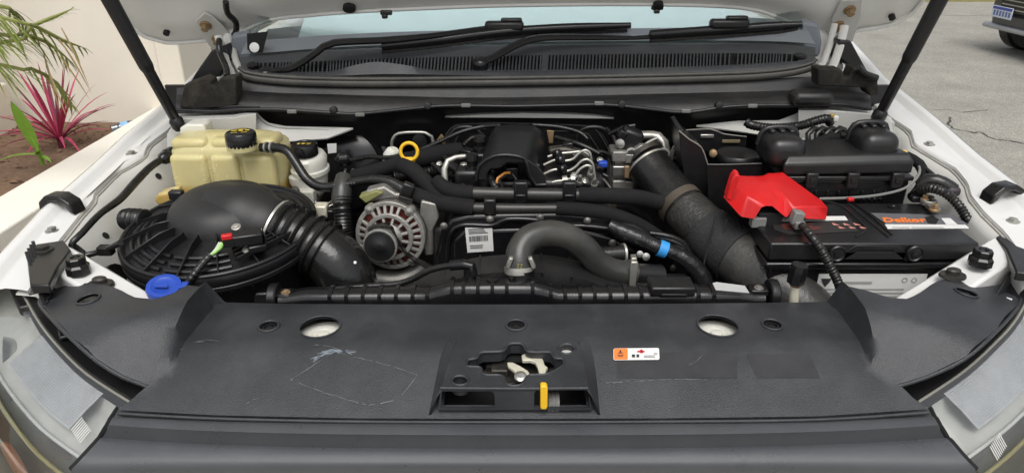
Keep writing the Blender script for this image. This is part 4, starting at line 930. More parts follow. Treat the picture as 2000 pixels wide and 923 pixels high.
# head and valve cover
rbox('cylinder_head', (.03, 1.66, .97), (.42, .42, .22), DARKMET, eng, bev=.01)
vc = hull('valve_cover', [Ys([(880, 392, 1.535), (1185, 392, 1.535), (890, 352, 1.535), (1178, 352, 1.535), (900, 300, 1.72), (1160, 300, 1.72), (885, 360, 1.72), (1180, 360, 1.72)])], PLAS, eng, .012, 3)
rbox('head_boss', Yp(922, 352, 1.53), (.075, .05, .06), PLAS, vc, bev=.008)
for px, py, h in ((922, 322, .05), (938, 285, .045)):
    c = Yp(px, py, 1.53 if h > .046 else 1.66); rbox('coil_base', c + V((0, 0, -.03)), (.06, .05, .035), PLAS, vc, bev=.006); lathe('coil_stem', c + V((0, 0, -.015)), (0, 0, 1), [(.018, 0), (.016, .012), (.012, .014), (.012, .026), (.016, .028), (.014, .040), (.006, .044)], PLASG, vc, 18)
# injector cover: arched shell, open at the front
def sec(pts, y): return Ys(pts, y)
s0 = sec([(930, 352), (931, 338), (937, 322), (950, 311), (966, 304), (990, 302), (1012, 305), (1024, 308), (1030, 322), (1036, 345), (1046, 361), (1066, 360)], 1.50)
s1 = sec([(936, 344), (937, 322), (944, 306), (956, 296), (972, 290), (994, 289), (1014, 291), (1032, 296), (1044, 312), (1050, 332), (1058, 350), (1068, 352)], 1.55)
s2 = sec([(944, 326), (945, 300), (952, 280), (964, 266), (980, 260), (1000, 259), (1022, 260), (1044, 266), (1058, 284), (1064, 306), (1068, 324), (1070, 334)], 1.64)
s3 = sec([(952, 310), (953, 280), (958, 262), (967, 249), (984, 244), (1002, 243), (1020, 243), (1042, 246), (1060, 258), (1068, 278), (1070, 300), (1071, 318)], 1.72)
s4 = sec([(956, 310), (957, 282), (962, 266), (972, 254), (988, 249), (1004, 248), (1020, 248), (1040, 251), (1056, 262), (1064, 280), (1066, 300), (1067, 318)], 1.76)
def colrails(S_): return [[s[i] for s in S_] for i in range(len(S_[0]))]
ic = loft('injector_cover', [resample(r, 0, .018)[0] for r in (s0, s1, s2, s3, s4)] if False else [s0, s1, s2, s3, s4], PLAS, eng, smooth=50, solid=.006, fine=4)
tube('cover_edge', [p + V((0, -.002, 0)) for p in s0], .0045, PLAS, ic, 8)
prism('cover_front', [s0[0], s0[1], s0[2], s0[3], s0[4], s0[5], s0[6], s0[7]] + Ys([(1028, 318), (1012, 318), (990, 318), (978, 328), (968, 330), (958, 330), (952, 338), (950, 352)], 1.50), (0, .006, 0), PLAS, ic, .002)
prism('cover_foot', [s0[7], s0[8], s0[9], s0[10], s0[11]] + Ys([(1066, 345), (1050, 325)], 1.50), (0, .008, 0), PLAS, ic, .002)
rbox('injector_plug', Yp(1000, 335, 1.54), (.03, .03, .03), PLASG, eng, bev=.004); tube('plug_wire', Ys([(996, 337, 1.525), (985, 338, 1.52), (972, 348, 1.51), (968, 362, 1.50)]), .003, mat('orange_wire', (.6, .25, .05), .5), eng, 6)
tube('plug_wire', Ys([(990, 342, 1.52), (976, 350, 1.51), (982, 366, 1.49)]), .003, RUB, eng, 6); tube('plug_conduit', Ys([(962, 330, 1.53), (958, 348, 1.52), (970, 370, 1.49)]), .009, RUB, eng, 10, corr=(.006, .001))
# injector lines and fuel rail pieces
for pth, yy in ((((1062, 322), (1086, 312), (1106, 314), (1120, 310), (1131, 299), (1143, 293), (1152, 299), (1155, 314)), 1.59), (((1062, 340), (1084, 331), (1108, 334), (1124, 326), (1135, 315), (1147, 311), (1157, 319), (1160, 334)), 1.565), (((1062, 362), (1086, 354), (1104, 352), (1120, 345), (1132, 331), (1146, 323), (1156, 327), (1161, 341), (1161, 364)), 1.54), (((1070, 306), (1092, 300), (1114, 298), (1138, 296), (1150, 304)), 1.61)):
    tube('injector_line', Ys(pth, yy), .0033, BRIGHT, eng, 8, .006)
for px, py, yy in ((1094, 312, 1.575), (1098, 330, 1.555), (1088, 300, 1.60)): lathe('line_clamp', Yp(px, py, yy), (.6, -.6, .3), [(.007, -.010), (.010, -.007), (.010, .007), (.007, .010)], PLASG, eng, 12)
band('line_clip', Ys([(1095, 354), (1125, 350)], 1.54), .012, .1, .45, 0, BRIGHT, eng); band('line_clip', Ys([(1095, 354), (1125, 350)], 1.54), .012, .6, .95, 0, BRIGHT, eng)
for px, py in ((1132, 358), (1160, 364), (1153, 342)): bolt(Yp(px, py, 1.53), (0, -.3, 1), .0055, STEEL, eng, h=.022)
prism('alloy_flange', Ys([(1070, 292), (1105, 288), (1140, 298), (1162, 320), (1155, 330), (1120, 318), (1075, 310)], 1.62), (0, .03, 0), DARKMET, eng, .006)
rbox('blue_connector', Yp(1177, 320, 1.62), (.022, .02, .014), BLUE, eng, bev=.003)
tube('metal_spigot', Ys([(870, 365, 1.50), (868, 330, 1.51), (874, 314, 1.52), (890, 307, 1.53), (925, 304, 1.54)]), [.007, .007, .006, .0055, .005], BRIGHT, eng, 10)
prism('lift_eye', Ys([(1068, 255), (1082, 256), (1080, 280), (1072, 280)], 1.70), (0, .006, 0), BRASS, eng, .001)
prism('lift_eye', Ys([(852, 275), (862, 262), (872, 275), (868, 282)], 1.74), (0, .006, 0), BRASS, eng, .001)
tube('rear_rail', Ys([(810, 298, 1.66), (860, 276, 1.70), (900, 258, 1.73), (940, 248, 1.74), (975, 245, 1.76)]), .006, RUB, eng, 8, .006, corr=(.006, .0005))
tube('rear_rail', Ys([(1040, 244, 1.77), (1090, 248, 1.77), (1130, 258, 1.76), (1148, 272, 1.75)]), .006, RUB, eng, 8, .006, corr=(.006, .0005))
for px, y in ((870, 1.80), (1120, 1.80)):
    tube('hidden_pipe', Ys([(px, 330), (px+10, 262), (px+40, 248), (px+70, 262), (px+90, 330)], y), .006, METBLK, eng, 8)

# ================================================================ ALTERNATOR
alt = thing('alternator', 'silver finned alternator with a black pulley cap beside the timing cover', 'alternator', Yp(765, 530, 1.42))
ac = Yp(764, 458, 1.415); AX = V((-.10, -1, .12)).normalized(); ex_, ey_, ez_ = frame(AX, (1, 0, 0))
def ap(q, r, h): return ac + ex_*math.cos(q)*r + ey_*math.sin(q)*r + ez_*h
lathe('stator', ac, AX, [(.070, -.10), (.075, -.09), (.075, -.02), (.06, -.015)], DARKMET, alt, 36)
lathe('winding', ac, AX, [(.068, -.016), (.068, -.004), (.045, -.002)], COPPER, alt, 36)
washer('outer_ring', ac - ez_*.006, AX, .067, .077, .016, ALU, alt, 40, up=(1, 0, 0), bev=.002)
washer('middle_ring', ac + ez_*.009, AX, .043, .053, .011, ALU, alt, 40, up=(1, 0, 0), bev=.002)
lathe('nose', ac, AX, [(.030, 0), (.030, .022), (.022, .03)], ALU, alt, 32)
vv, ff_ = [], []
def spoke_mesh(q, r0, r1, h0, h1, wd, m=ALU, name='spoke'):
    t_ = ez_.cross(ap(q, 1, 0) - ac).normalized()*wd/2; v = []
    for r, h in ((r0, h0), (r1, h1)):
        v += [ap(q, r, h) - t_, ap(q, r, h) + t_, ap(q, r, h - .012) + t_, ap(q, r, h - .012) - t_]
    return mk(name, v, [(0, 1, 2, 3), (4, 5, 6, 7), (0, 1, 5, 4), (1, 2, 6, 5), (2, 3, 7, 6), (3, 0, 4, 7)], m, alt, 0, .001, 1)
for i in [k for k in range(26) if k % 6 != 4]: spoke_mesh(2*math.pi*i/26, .049, .072, .017, .009, .0068, name='outer_fin')
for i in range(12): spoke_mesh(2*math.pi*(i+.5)/12, .026, .049, .024, .017, .006, name='inner_fin')
for q in (.9, 2.2, 3.6, 5.4): lathe('lug', ap(q, .072, -.01), AX, [(.0105, 0), (.0105, .020), (.009, .022)], ALU, alt, 16); bolt(ap(q, .072, .012), AX, .0048, STEEL, alt)
pc = Yp(742, 480, 1.365)
lathe('pulley', pc - AX*.03, AX, [(.032, -.01), (.034, -.005), (.032, .0), (.034, .005), (.032, .010), (.036, .018), (.037, .030), (.033, .031)], ALU, alt, 32)
pcap = lathe('pulley_cap', pc, AX, [(.0325, -.006), (.033, .004), (.0315, .006), (.012, .006), (.010, .0075), (.003, .0075)], PLAS, alt, 32)
# belt
bp1, bp2 = pc - AX*.03, Yp(875, 545, 1.38)
tube('drive_belt', [pc - AX*.028 + V((-.03, 0, .03)), pc - AX*.028 + V((.0, 0, .041)), pc - AX*.028 + V((.022, 0, .032)), Yp(800, 498, 1.39), Yp(860, 532, 1.39), Yp(900, 560, 1.39)], .012, RUB, alt, 6, .01, flat=.25, up=(0, 0, 1))
prism('mount_bracket', Ys([(822, 392), (852, 398), (857, 425), (845, 450), (846, 498), (830, 500), (822, 455), (818, 430)], 1.435), (0, .02, 0), ALU, alt, .004)
prism('rear_bracket', Ys([(715, 372), (750, 364), (772, 378), (812, 382), (822, 410), (790, 415), (740, 392), (710, 398)], 1.46), (0, .03, 0), ALU, alt, .004)
prism('black_tab', Ys([(778, 382), (806, 390), (804, 416), (780, 414)], 1.425), (0, .004, 0), METBLK, alt, .001)
bolt(Yp(792, 407, 1.424), (0, -1, 0), .005, METBLK, alt)
prism('regulator_plug', Ys([(700, 385), (735, 372), (748, 378), (715, 398)], 1.45), (0, .03, 0), mat('olive_plastic', (.22, .22, .08), .5), alt, .003)
tube('lower_casting', Ys([(735, 545, 1.42), (790, 545, 1.42), (830, 520, 1.43)]), .022, ALU, alt, 12)

# ================================================================ AIR FILTER
af = thing('air_filter_housing', 'large round black air filter housing with ribbed lid at left of the bay', 'air filter', Yp(430, 560, 1.36))
lc = Yp(433, 450, 1.385); LA = V((-.02, -.10, 1)).normalized(); lx, ly, lz = frame(LA, (1, 0, 0)); LRr = .2
def lp3(q, r, h): return lc + lx*math.cos(q)*r + ly*math.sin(q)*r + lz*h
lid = lathe('lid', lc, LA, [(LRr*.985, -.016), (LRr, -.010), (LRr, .004), (LRr*.985, .008), (LRr*.95, .009), (LRr*.93, .004), (LRr*.60, .022), (.02, .03)], PLAS, af, 64)
washer('lid_edge', lc + lz*.004, LA, LRr*.955, LRr*.995, .010, PLAS, lid, 64, up=(1, 0, 0), bev=.003)
lathe('bowl', lc, LA, [(LRr*.95, -.02), (LRr*.90, -.06), (LRr*.86, -.2), (LRr*.8, -.24)], PLAS, af, 48)
washer('bowl_flange', lc - lz*.028, LA, LRr*.88, LRr*1.0, .012, PLAS, af, 56, up=(1, 0, 0), bev=.002)
for i in range(30):
    q = math.pi*1.02 + i*math.pi*.92/29; v = [lp3(q, LRr*.90, -.020), lp3(q, LRr*.99, -.022), lp3(q, LRr*.985, -.034), lp3(q, LRr*.90, -.034)]
    prism('flange_rib', v, lz.cross(lp3(q, 1, 0)-lc).normalized()*.004, PLAS, af, 0)
for i in range(11):
    q = math.radians(128 + i*228/10); r1_ = LRr*.955
    if math.radians(318) < q < math.radians(331): continue
    v = [lp3(q, LRr*.42, .024), lp3(q, r1_, .003), lp3(q, r1_, .014), lp3(q, LRr*.60, .040), lp3(q, LRr*.44, .043)]
    prism('radial_rib', v, lz.cross(lp3(q, 1, 0)-lc).normalized()*.0028, PLAS, lid, .0006, 1)
for r_ in (.70, .785, .865):
    for a0, a1 in ((135, 190), (194, 250), (254, 296), (20, 60)):
        P = [lp3(math.radians(a0 + (a1-a0)*i/14), LRr*r_, .026 - (r_-.6)*.06) for i in range(15)]
        tube('ring_rib', P, .005, PLAS, lid, 8, .02, flat=.8)
for i in range(7):
    a0 = lp3(math.radians(300), LRr*(.45+.075*i), .030); a1 = lp3(math.radians(348), LRr*(.52+.068*i), .028)
    beam('grid_slat', a0, a1, .004, .01, PLAS, lid, .0006)
# dome and outlet
dc = Yp(438, 421, 1.415)
dv, df = [], []
nq, nh = 40, 10
for j in range(nh+1):
    h = j/nh; th = h*math.pi/2
    for i in range(nq):
        q = 2*math.pi*i/nq; r = .122*math.cos(th)**.48*(1+.05*math.cos(q))
        dv.append(dc + V((0, 0, -.035)) + lx*math.cos(q)*r*1.02 + ly*math.sin(q)*r*.95 + lz*.092*math.sin(th)**.85)
for j in range(nh):
    for i in range(nq): df.append((j*nq+i, j*nq+(i+1) % nq, (j+1)*nq+(i+1) % nq, (j+1)*nq+i))
DOMEM = mat('matte_black_duct', (.016, .016, .0165), .46, 0, .2, 25, .15, 500, dust=.03)
mk('dome', dv, df, DOMEM, lid, 60)
OP = [Yp(440, 428, 1.42), Yp(478, 430, 1.40), Yp(515, 440, 1.385), Yp(545, 451, 1.378)]
tube('outlet', OP, [.080, .078, .067, .058], DOMEM, lid, 32, .008)
# sensor on the outlet with its plug
sb = Yp(478, 470, 1.30)
rbox('sensor_body', Yp(484, 463, 1.262), (.055, .035, .022), PLASG, af, rot=Matrix.Rotation(.35, 3, 'Z'), bev=.003)
rbox('sensor_flange', Yp(500, 478, 1.265), (.035, .045, .014), PLASG, af, rot=Matrix.Rotation(.5, 3, 'Z'), bev=.003)
for px, py in ((461, 443), (482, 487)): bolt(Yp(px, py, 1.255), (0, -.4, 1), .006, BRIGHT, af)
for i in range(3): beam('sensor_rib', Yp(490+10*i, 446, 1.29), Yp(498+10*i, 460, 1.26), .003, .02, PLAS, af, 0)
# rubber plugs on the housing
rbox('lid_clip', Yp(345, 380, 1.44), (.03, .02, .02), PLAS, af, bev=.004)
rbox('lower_duct', Yp(460, 585, 1.27), (.16, .05, .06), PLAS, af, bev=.006)
tube('snorkel', Ys([(285, 430, 1.42), (262, 428, 1.43), (247, 428, 1.44)]), .022, PLAS, af, 18, .003, corr=(.014, .003))
tube('lower_cable_boss', Ys([(228, 536, 1.30), (205, 545, 1.31)]), .024, RUB, af, 14)
# mass-air sensor harness
sh_ = thing('sensor_harness', 'red connector with green wires and a taped lead on the air filter lid', 'harness', Yp(400, 520, 1.25))
rbox('plug', Yp(452, 468, 1.248), (.032, .026, .020), PLASG, sh_, rot=Matrix.Rotation(.35, 3, 'Z'), bev=.002)
rbox('red_lock', Yp(443, 462, 1.238), (.02, .012, .010), RED, sh_, rot=Matrix.Rotation(.35, 3, 'Z'), bev=.002)
for k, m_ in enumerate((GREENW, mat('lime_wire', (.45, .6, .25), .5), mat('grey_wire', (.5, .55, .5), .5))):
    tube('wire', Ys([(437 - k*4, 473, 1.235), (431 - k*4, 484, 1.228), (420 - k*2, 493, 1.222), (409, 499, 1.215)]), .0026, m_, sh_, 6)
tube('taped_lead', Ys([(412, 497, 1.217), (397, 513, 1.205), (382, 532, 1.19), (368, 552, 1.18), (352, 585, 1.175)]), .0075, RUB, sh_, 12, corr=(.009, .0007))
# washer bottle filler
wc = thing('washer_filler_cap', 'bright blue plastic washer bottle cap poking up behind the cover panel', 'cap', Yp(320, 590, 1.20))
c = Yp(320, 559, 1.162); wa = V((.12, -.28, 1)).normalized()
lathe('cap_disc', c, wa, [(.031, -.010), (.0315, -.002), (.030, .003), (.022, .0035), (.020, .002), (.010, .002)], BLUE, wc, 36, fun=lambda q: 1 + .012*math.cos(q*14))
prism('cap_tab', [c + V((.03, -.005, 0)), c + V((.042, .0, .002)), c + V((.042, .012, .004)), c + V((.03, .012, .004))], (0, 0, -.005), BLUE, wc, .001)
prism('cap_hinge', [c + V((-.012, -.012, .004)), c + V((.012, -.012, .004)), c + V((.012, -.004, .005)), c + V((-.012, -.004, .005))], wa*.002, BLUE, wc, .0005)
lathe('filler_neck', c - wa*.01, wa, [(.030, -.12), (.028, 0)], RUB, wc, 24)
# intake hose
ih = thing('intake_hose', 'ribbed black rubber intake hose bending down from the air filter', 'hose', Yp(690, 560, 1.33))
IP = [Yp(538, 447, 1.38), Yp(570, 460, 1.372), Yp(602, 475, 1.364), Yp(634, 493, 1.355), Yp(662, 520, 1.345), Yp(682, 560, 1.335), Yp(688, 620, 1.33)]; IR = [.062, .066, .066, .066, .064, .060, .058]
tube('bellows', IP[:4], [.056, .057, .058, .059], RUB, ih, 44, corr=(.0195, .0105, 1))
tube('elbow', [IP[2].lerp(IP[3], .8)] + IP[3:], [.059, .060, .062, .061, .060], mat('glossy_rubber', (.008, .008, .008), .2, 0, .3, 40, .15, 90, dust=.04), ih, 40, .006)
band('hose_clamp', IP, .0655, .006, .034, .0005, BRIGHT, ih, 40)
rbox('clamp_screw', Yp(545, 520, 1.31), (.012, .012, .02), STEEL, ih, bev=.002)
lathe('paint_dot', Yp(694, 512, 1.272), (0, -1, .5), [(.003, 0), (.003, .003)], WHT, ih, 10)

# ================================================================ COOLANT AND BRAKE RESERVOIRS
cr_ = thing('coolant_reservoir', 'yellowed translucent coolant tank with a black cap in the rear left corner', 'reservoir', Yp(440, 380, 1.62))
def tankring(pts, z): return [Zp(*p, z) for p in pts]
def blob(name, rings, m, par, smooth=60, sub=1):
    n = len(rings[0]); v = [p for r in rings for p in r]; f = []
    for i in range(len(rings)-1):
        for k in range(n): f.append((i*n+k, i*n+(k+1) % n, (i+1)*n+(k+1) % n, (i+1)*n+k))
    f += [tuple(range(n)), tuple((len(rings)-1)*n+k for k in range(n))]
    return mk(name, v, f, m, par, smooth, sub=sub)
x0, x1, y0, y1 = Yp(332, 340, 1.60).x, Yp(548, 340, 1.60).x, 1.60, 1.735
def rr_ring(ins, z, sag=0):
    a, b, c, d = x0+ins, x1-ins, y0+ins, y1-ins; r = .03; out = []
    for cx_, cy_, a0 in ((b-r, d-r, 0), (a+r, d-r, 90), (a+r, c+r, 180), (b-r, c+r, 270)):
        for i in range(5): q = math.radians(a0 + 90*i/4); out.append(V((cx_ + r*math.cos(q), cy_ + r*math.sin(q), z)))
    return out
zt = Yp(440, 297, 1.60).z
body = blob('tank', [rr_ring(.012, 1.00), rr_ring(.004, 1.02), rr_ring(.0, zt-.10), rr_ring(.0, zt-.004), rr_ring(.004, zt+.003), rr_ring(.022, zt+.020), rr_ring(.05, zt+.032)], TANK, cr_, 70, 1)
# moulded front ribs of the tank
for f0, f1 in ((.03, .36), (.39, .64), (.67, .97)):
    a, b = x0 + (x1-x0)*f0, x0 + (x1-x0)*f1
    rbox('tank_bulge', ((a+b)/2, y0 + .004, zt - .058), (b-a, .03, .105), TANK, body, bev=.012, seg=4)
    rbox('tank_ridge', ((a+b)/2, y0 + .05, zt + .012), (b-a, .08, .03), TANK, body, bev=.013, seg=4)
tube('weld_seam', [p + V((0, -.001, 0)) for p in rr_ring(-.004, zt - .118)[10:]] + [rr_ring(-.004, zt-.118)[0]], .005, TANK, body, 8)
prism('mount_lug', Ys([(350, 250), (365, 243), (398, 243), (403, 262), (398, 278), (352, 275)], 1.68), (0, .05, 0), MILK, body, .005)
prism('corner_lug', Ys([(300, 392), (306, 380), (340, 372), (345, 392), (310, 402)], 1.55), (0, .04, 0), TANK, body, .005)
cc = Zp(470, 266, zt + .045)
lathe('cap_neck', cc - V((0, 0, .03)), (0, 0, 1), [(.034, 0), (.034, .02)], TANK, cr_, 28)
cap = lathe('cap', cc - V((0, 0, .014)), (0, 0, 1), [(.034, -.006), (.0345, .002), (.034, .020), (.031, .024), (.025, .024), (.024, .0245), (.005, .0245)], PLASG, cr_, 44, fun=lambda q: 1 + .010*math.cos(q*22))
quads('cap_print', [(-.018, -.012, -.004, -.008), (.004, -.012, .018, -.008), (-.02, .002, -.008, .010), (-.004, .0, .006, .012), (.01, .002, .02, .010), (-.012, .014, .012, .017)], cc + V((0, 0, .0118)), (1, .15, 0), (-.15, 1, 0), YELP, cap)
lathe('nipple', Yp(512, 288, 1.59), (1, -.1, 0), [(.010, -.01), (.010, .02), (.012, .022), (.012, .03)], TANK, cr_, 14)

bk = thing('brake_booster', 'black dished brake booster drum deep behind the brake fluid reservoir', 'brake booster', Yp(680, 330, 1.85))
lathe('drum', Yp(672, 330, 1.86), (-.15, -1, .25), [(.125, -.06), (.13, -.02), (.13, -.01), (.118, 0), (.11, .02), (.08, .035), (.04, .04)], PLASG, bk, 48)
lathe('drum_edge', Yp(672, 330, 1.86), (-.15, -1, .25), [(.131, -.022), (.135, -.018), (.135, -.008), (.13, -.004)], METBLK, bk, 48)
st = prism('drum_sticker', Ys([(639, 281), (657, 280), (657, 298), (641, 300)], 1.77), (0, .001, 0), WHT, bk, 0)
br = thing('brake_fluid_reservoir', 'milky white brake fluid reservoir with black ribbed cap', 'reservoir', Yp(605, 350, 1.66))
bz_ = Yp(600, 297, 1.66).z
rb = lathe('reservoir', Yp(606, 330, 1.675), (0, 0, 1), [(.020, -.07), (.036, -.05), (.040, -.02), (.040, -.008), (.046, -.006), (.046, .004), (.041, .006), (.043, .03), (.036, .042), (.026, .046), (.024, .055)], MILK, br, 32, ex=1.0, ey=1.25)
lathe('step', Yp(587, 345, 1.65), (0, 0, 1), [(.02, -.03), (.028, -.012), (.028, .002), (.022, .006)], MILK, br, 24)
bc = Yp(595, 292, 1.655)
cap = lathe('cap', bc, (0, -.05, 1), [(.031, -.012), (.031, .012), (.029, .015), (.022, .015), (.021, .0138), (.004, .0138)], PLASG, br, 48, fun=lambda q: 1 + .018*math.cos(q*24))
quads('cap_print', [(-.016, -.006, -.010, .006), (-.006, -.004, .002, .007), (.006, -.006, .016, -.002), (.006, .002, .016, .006)], bc + V((0, 0, .0142)), (1, 0, 0), (0, 1, -.05), YELP, cap)
rbox('master_cylinder', Yp(610, 372, 1.69), (.05, .14, .045), ALU, br, bev=.012); rbox('olive_block', Yp(628, 410, 1.50), (.03, .03, .03), LATCHM, br, bev=.004); rbox('sensor_block', Yp(645, 418, 1.50), (.022, .02, .026), PLAS, br, bev=.004); rbox('valve_block', Yp(600, 388, 1.62), (.04, .03, .05), MILK, br, bev=.004)
for px, py in ((578, 372), (585, 390)): bolt(Yp(px, py, 1.60), (-.5, -1, 0), .008, STEEL, br)
for d in (0, 14): tube('brake_line', Ys([(600+d, 392, 1.62), (615+d, 405, 1.61), (640+d, 398, 1.62), (660+d, 380, 1.66), (675+d, 330, 1.72)]), .0035, STEEL, br, 8)

# ================================================================ HEATER HOSES AND PIPES
hb = thing('heater_hose', 'long black heater hose from the coolant tank across the engine front', 'hose', Yp(700, 360, 1.5))
HB = Ys([(510, 288, 1.588), (545, 289, 1.575), (562, 296, 1.565), (578, 318, 1.55), (598, 348, 1.53), (622, 364, 1.515), (655, 364, 1.51), (700, 354, 1.505), (735, 350, 1.50), (765, 357, 1.49), (795, 374, 1.475), (850, 394, 1.455), (925, 406, 1.445)])
HBR = [.0105]*9 + [.0125, .015, .0155, .0155]
tube('rubber_hose', HB, HBR, RUB, hb, 16, .01)
tube('foam_sleeve', HB, HBR, FOAM, hb, 16, .01, a=.735, b=1.0, dr=.003)
MP = Ys([(915, 405, 1.446), (1000, 407, 1.442), (1095, 407, 1.44)])
tube('metal_section', MP, .0115, mat('dull_black_pipe', (.030, .030, .028), .36, .2, .2, 30, dust=.08), hb, 16)
tube('foam_sleeve', Ys([(1086, 407, 1.44), (1150, 411, 1.44), (1200, 421, 1.445), (1245, 438, 1.45), (1285, 462, 1.45)]), [.0155, .016, .0165, .0165, .016], FOAM, hb, 16)
band('spring_clip', HB, .0105, .02, .035, .003, BRIGHT, hb, 14); band('spring_clip', HB, .0105, .045, .06, .003, BRIGHT, hb, 14)
for px, py in ((795, 372), (957, 402)): rbox('pipe_clip', Yp(px, py, 1.435 if px > 900 else 1.452), (.026, .02, .036), PLAS, hb, rot=Matrix.Rotation(.0 if px > 900 else .4, 3, 'Y'), bev=.004)
quads('hose_print', [(.0065*i, 0, .0065*i+.0045, .004) for i in range(8)], Yp(652, 363, 1.499) + V((0, -.0045, .0035)), (1, 0, .10), (-.1, -.5, 1), GREYINK, hb)
ha = thing('coolant_pipe', 'straight dull black coolant pipe with foam ends below the injector cover', 'pipe', Yp(1020, 380, 1.47))
PA = Ys([(915, 377, 1.475), (1000, 379, 1.472), (1135, 381, 1.47)])
tube('metal_section', PA, .0145, MATS['dull_black_pipe'], ha, 18)
tube('foam_sleeve', Ys([(852, 352, 1.50), (870, 368, 1.48), (895, 375, 1.476), (924, 377, 1.475)]), [.015, .0175, .018, .0178], FOAM, ha, 16)
tube('foam_sleeve', Ys([(1130, 381, 1.47), (1190, 382, 1.47), (1245, 386, 1.475), (1290, 396, 1.49)]), [.0178, .018, .018, .017], FOAM, ha, 16)
for px in (1017, 1112): rbox('pipe_clip', Yp(px, 374, 1.462), (.030, .022, .05), PLAS, ha, bev=.004); 
for px in (1017, 1112): rbox('clip_latch', Yp(px, 388, 1.448), (.022, .006, .02), PLASG, ha, bev=.002)
fo = thing('foam_hose', 'thick foam-wrapped hose dropping from the dipstick to the heater hose', 'hose', Yp(840, 370, 1.48))
tube('foam_sleeve', Ys([(782, 322, 1.55), (805, 332, 1.535), (825, 350, 1.515), (848, 376, 1.49), (875, 398, 1.462), (905, 408, 1.452)]), [.018, .0185, .0185, .018, .0165, .015], FOAM, fo, 18)
tp = thing('taped_hose', 'thick dark taped hose running behind the yellow dipstick ring', 'hose', Yp(800, 310, 1.62))
tube('hose_body', Ys([(690, 346, 1.60), (720, 338, 1.60), (760, 326, 1.61), (810, 312, 1.62), (860, 300, 1.64), (900, 294, 1.66)]), [.018, .018, .018, .022, .022, .020], FOAM, tp, 16)
tube('corrugated_tail', Ys([(770, 345, 1.58), (820, 338, 1.59), (858, 332, 1.60)]), .012, RUB, tp, 12, corr=(.008, .0015))
bh = thing('breather_hose', 'corrugated black hose dropping between the intake elbow and the alternator', 'hose', Yp(672, 440, 1.45))
tube('ribbed_hose', Ys([(668, 385, 1.49), (670, 420, 1.47), (672, 450, 1.46), (678, 490, 1.45)]), .020, RUB, bh, 18, corr=(.0065, .0014))
tube('sleeve', Ys([(672, 345, 1.53), (668, 372, 1.50), (667, 398, 1.485)]), [.018, .022, .0225], GREYRUB, bh, 18)
# lots of dark lines around the booster
wl = thing('vacuum_line', 'thin black vacuum line curving from brake booster to the dipstick', 'hose', Yp(700, 305, 1.7))
tube('line', Ys([(655, 312, 1.72), (690, 312, 1.70), (720, 306, 1.68), (760, 308, 1.64), (800, 300, 1.62)]), .006, RUB, wl, 8)
lathe('check_valve', Yp(675, 310, 1.71), (1, 0, .1), [(.010, -.02), (.017, -.012), (.017, .008), (.010, .014)], PLASG, wl, 14)
wc2 = thing('white_plastic_joint', 'small white plastic joint beside the yellow dipstick ring', 'joint', Yp(765, 302, 1.70))
lathe('joint_body', Yp(765, 303, 1.68), (.5, -.2, .8), [(.016, -.02), (.020, -.005), (.018, .012), (.010, .02)], MILK, wc2, 18)
dp = thing('oil_dipstick', 'yellow ring handle of the oil dipstick left of the injector cover', 'dipstick', Yp(800, 320, 1.58))
cR = Yp(799, 296, 1.575); pts = [cR + V((.0195*math.cos(q), .004*math.sin(q), .0195*math.sin(q))) for q in [i*2*math.pi/28 for i in range(29)]]
v, f = ringmesh(pts, [.0042]*29, 10, False); mk('ring', v, f, YEL, dp, 60)
prism('handle', Ys([(790, 308), (808, 308), (812, 314), (806, 320), (793, 320), (787, 314)], 1.572), (0, .008, 0), YEL, dp, .002)
tube('guide_tube', Ys([(799, 318, 1.58), (796, 330, 1.59), (790, 360, 1.60)]), .008, METBLK, dp, 10)
wb = thing('wire_bracket', 'thin bent steel wire loop on the firewall behind the dipstick', 'bracket', Yp(810, 290, 1.83))
tube('wire_loop', Ys([(768, 300, 1.82), (765, 280, 1.82), (772, 264, 1.82), (790, 259, 1.82), (830, 259, 1.82), (843, 266, 1.82), (847, 286, 1.82)]), .0045, BRIGHT, wb, 8)
lathe('firewall_plug', Yp(820, 275, 1.84), (0, -1, .1), [(.022, 0), (.02, .01), (.008, .012)], METBLK, wb, 18)

# ================================================================ INTERCOOLER PIPE AND THROTTLE
ip = thing('intercooler_pipe', 'fat black rubber pipe running diagonally from throttle body to the front right', 'hose', Yp(1400, 480, 1.38))
QP = Ys([(1262, 318, 1.655), (1283, 346, 1.62), (1318, 388, 1.56), (1356, 428, 1.50), (1402, 470, 1.44), (1450, 506, 1.385), (1500, 544, 1.33), (1550, 588, 1.285), (1600, 640, 1.25)])
QR = [.052, .053, .053, .055, .059, .062, .063, .063, .061]
QM = mat('woven_rubber', (.022, .022, .021), .42, 0, .25, 30, .5, 130, dust=.14)
tube('upper_duct', QP, QR, RUB, ip, 36, .008, a=0, b=.30)
tube('woven_section', QP, QR, QM, ip, 36, .006, a=.28, b=.56, corr=(.0060, .0005), dr=-.001)
tube('lower_duct', QP, QR, mat('worn_grey_rubber', (.042, .042, .039), .38, 0, .25, 25, .3, 120, dust=.2), ip, 36, .008, a=.56, b=1, dr=-.001)
tube('tape_wrap', QP, QR, mat('cloth_tape', (.020, .020, .021), .75, 0, .2, 40, .6, 220), ip, 36, .006, a=.42, b=.60, dr=.003, wob=.03)
band('brown_band', QP, QR, .24, .285, .0012, BROWN, ip, 36)
band('flange_clamp', QP, QR, .004, .020, .003, BRIGHT, ip, 36)
for i, (a_, b_) in enumerate((((1398, 432), (1372, 560)), ((1420, 438), (1404, 520)))):
    tube('tape_fold', Ys([(a_[0], a_[1]-10, 1.395), ((a_[0]+b_[0])/2 - 6, (a_[1]+b_[1])/2, 1.385), (b_[0], b_[1]-30, 1.385)]), .0022, MATS['cloth_tape'], ip, 6)
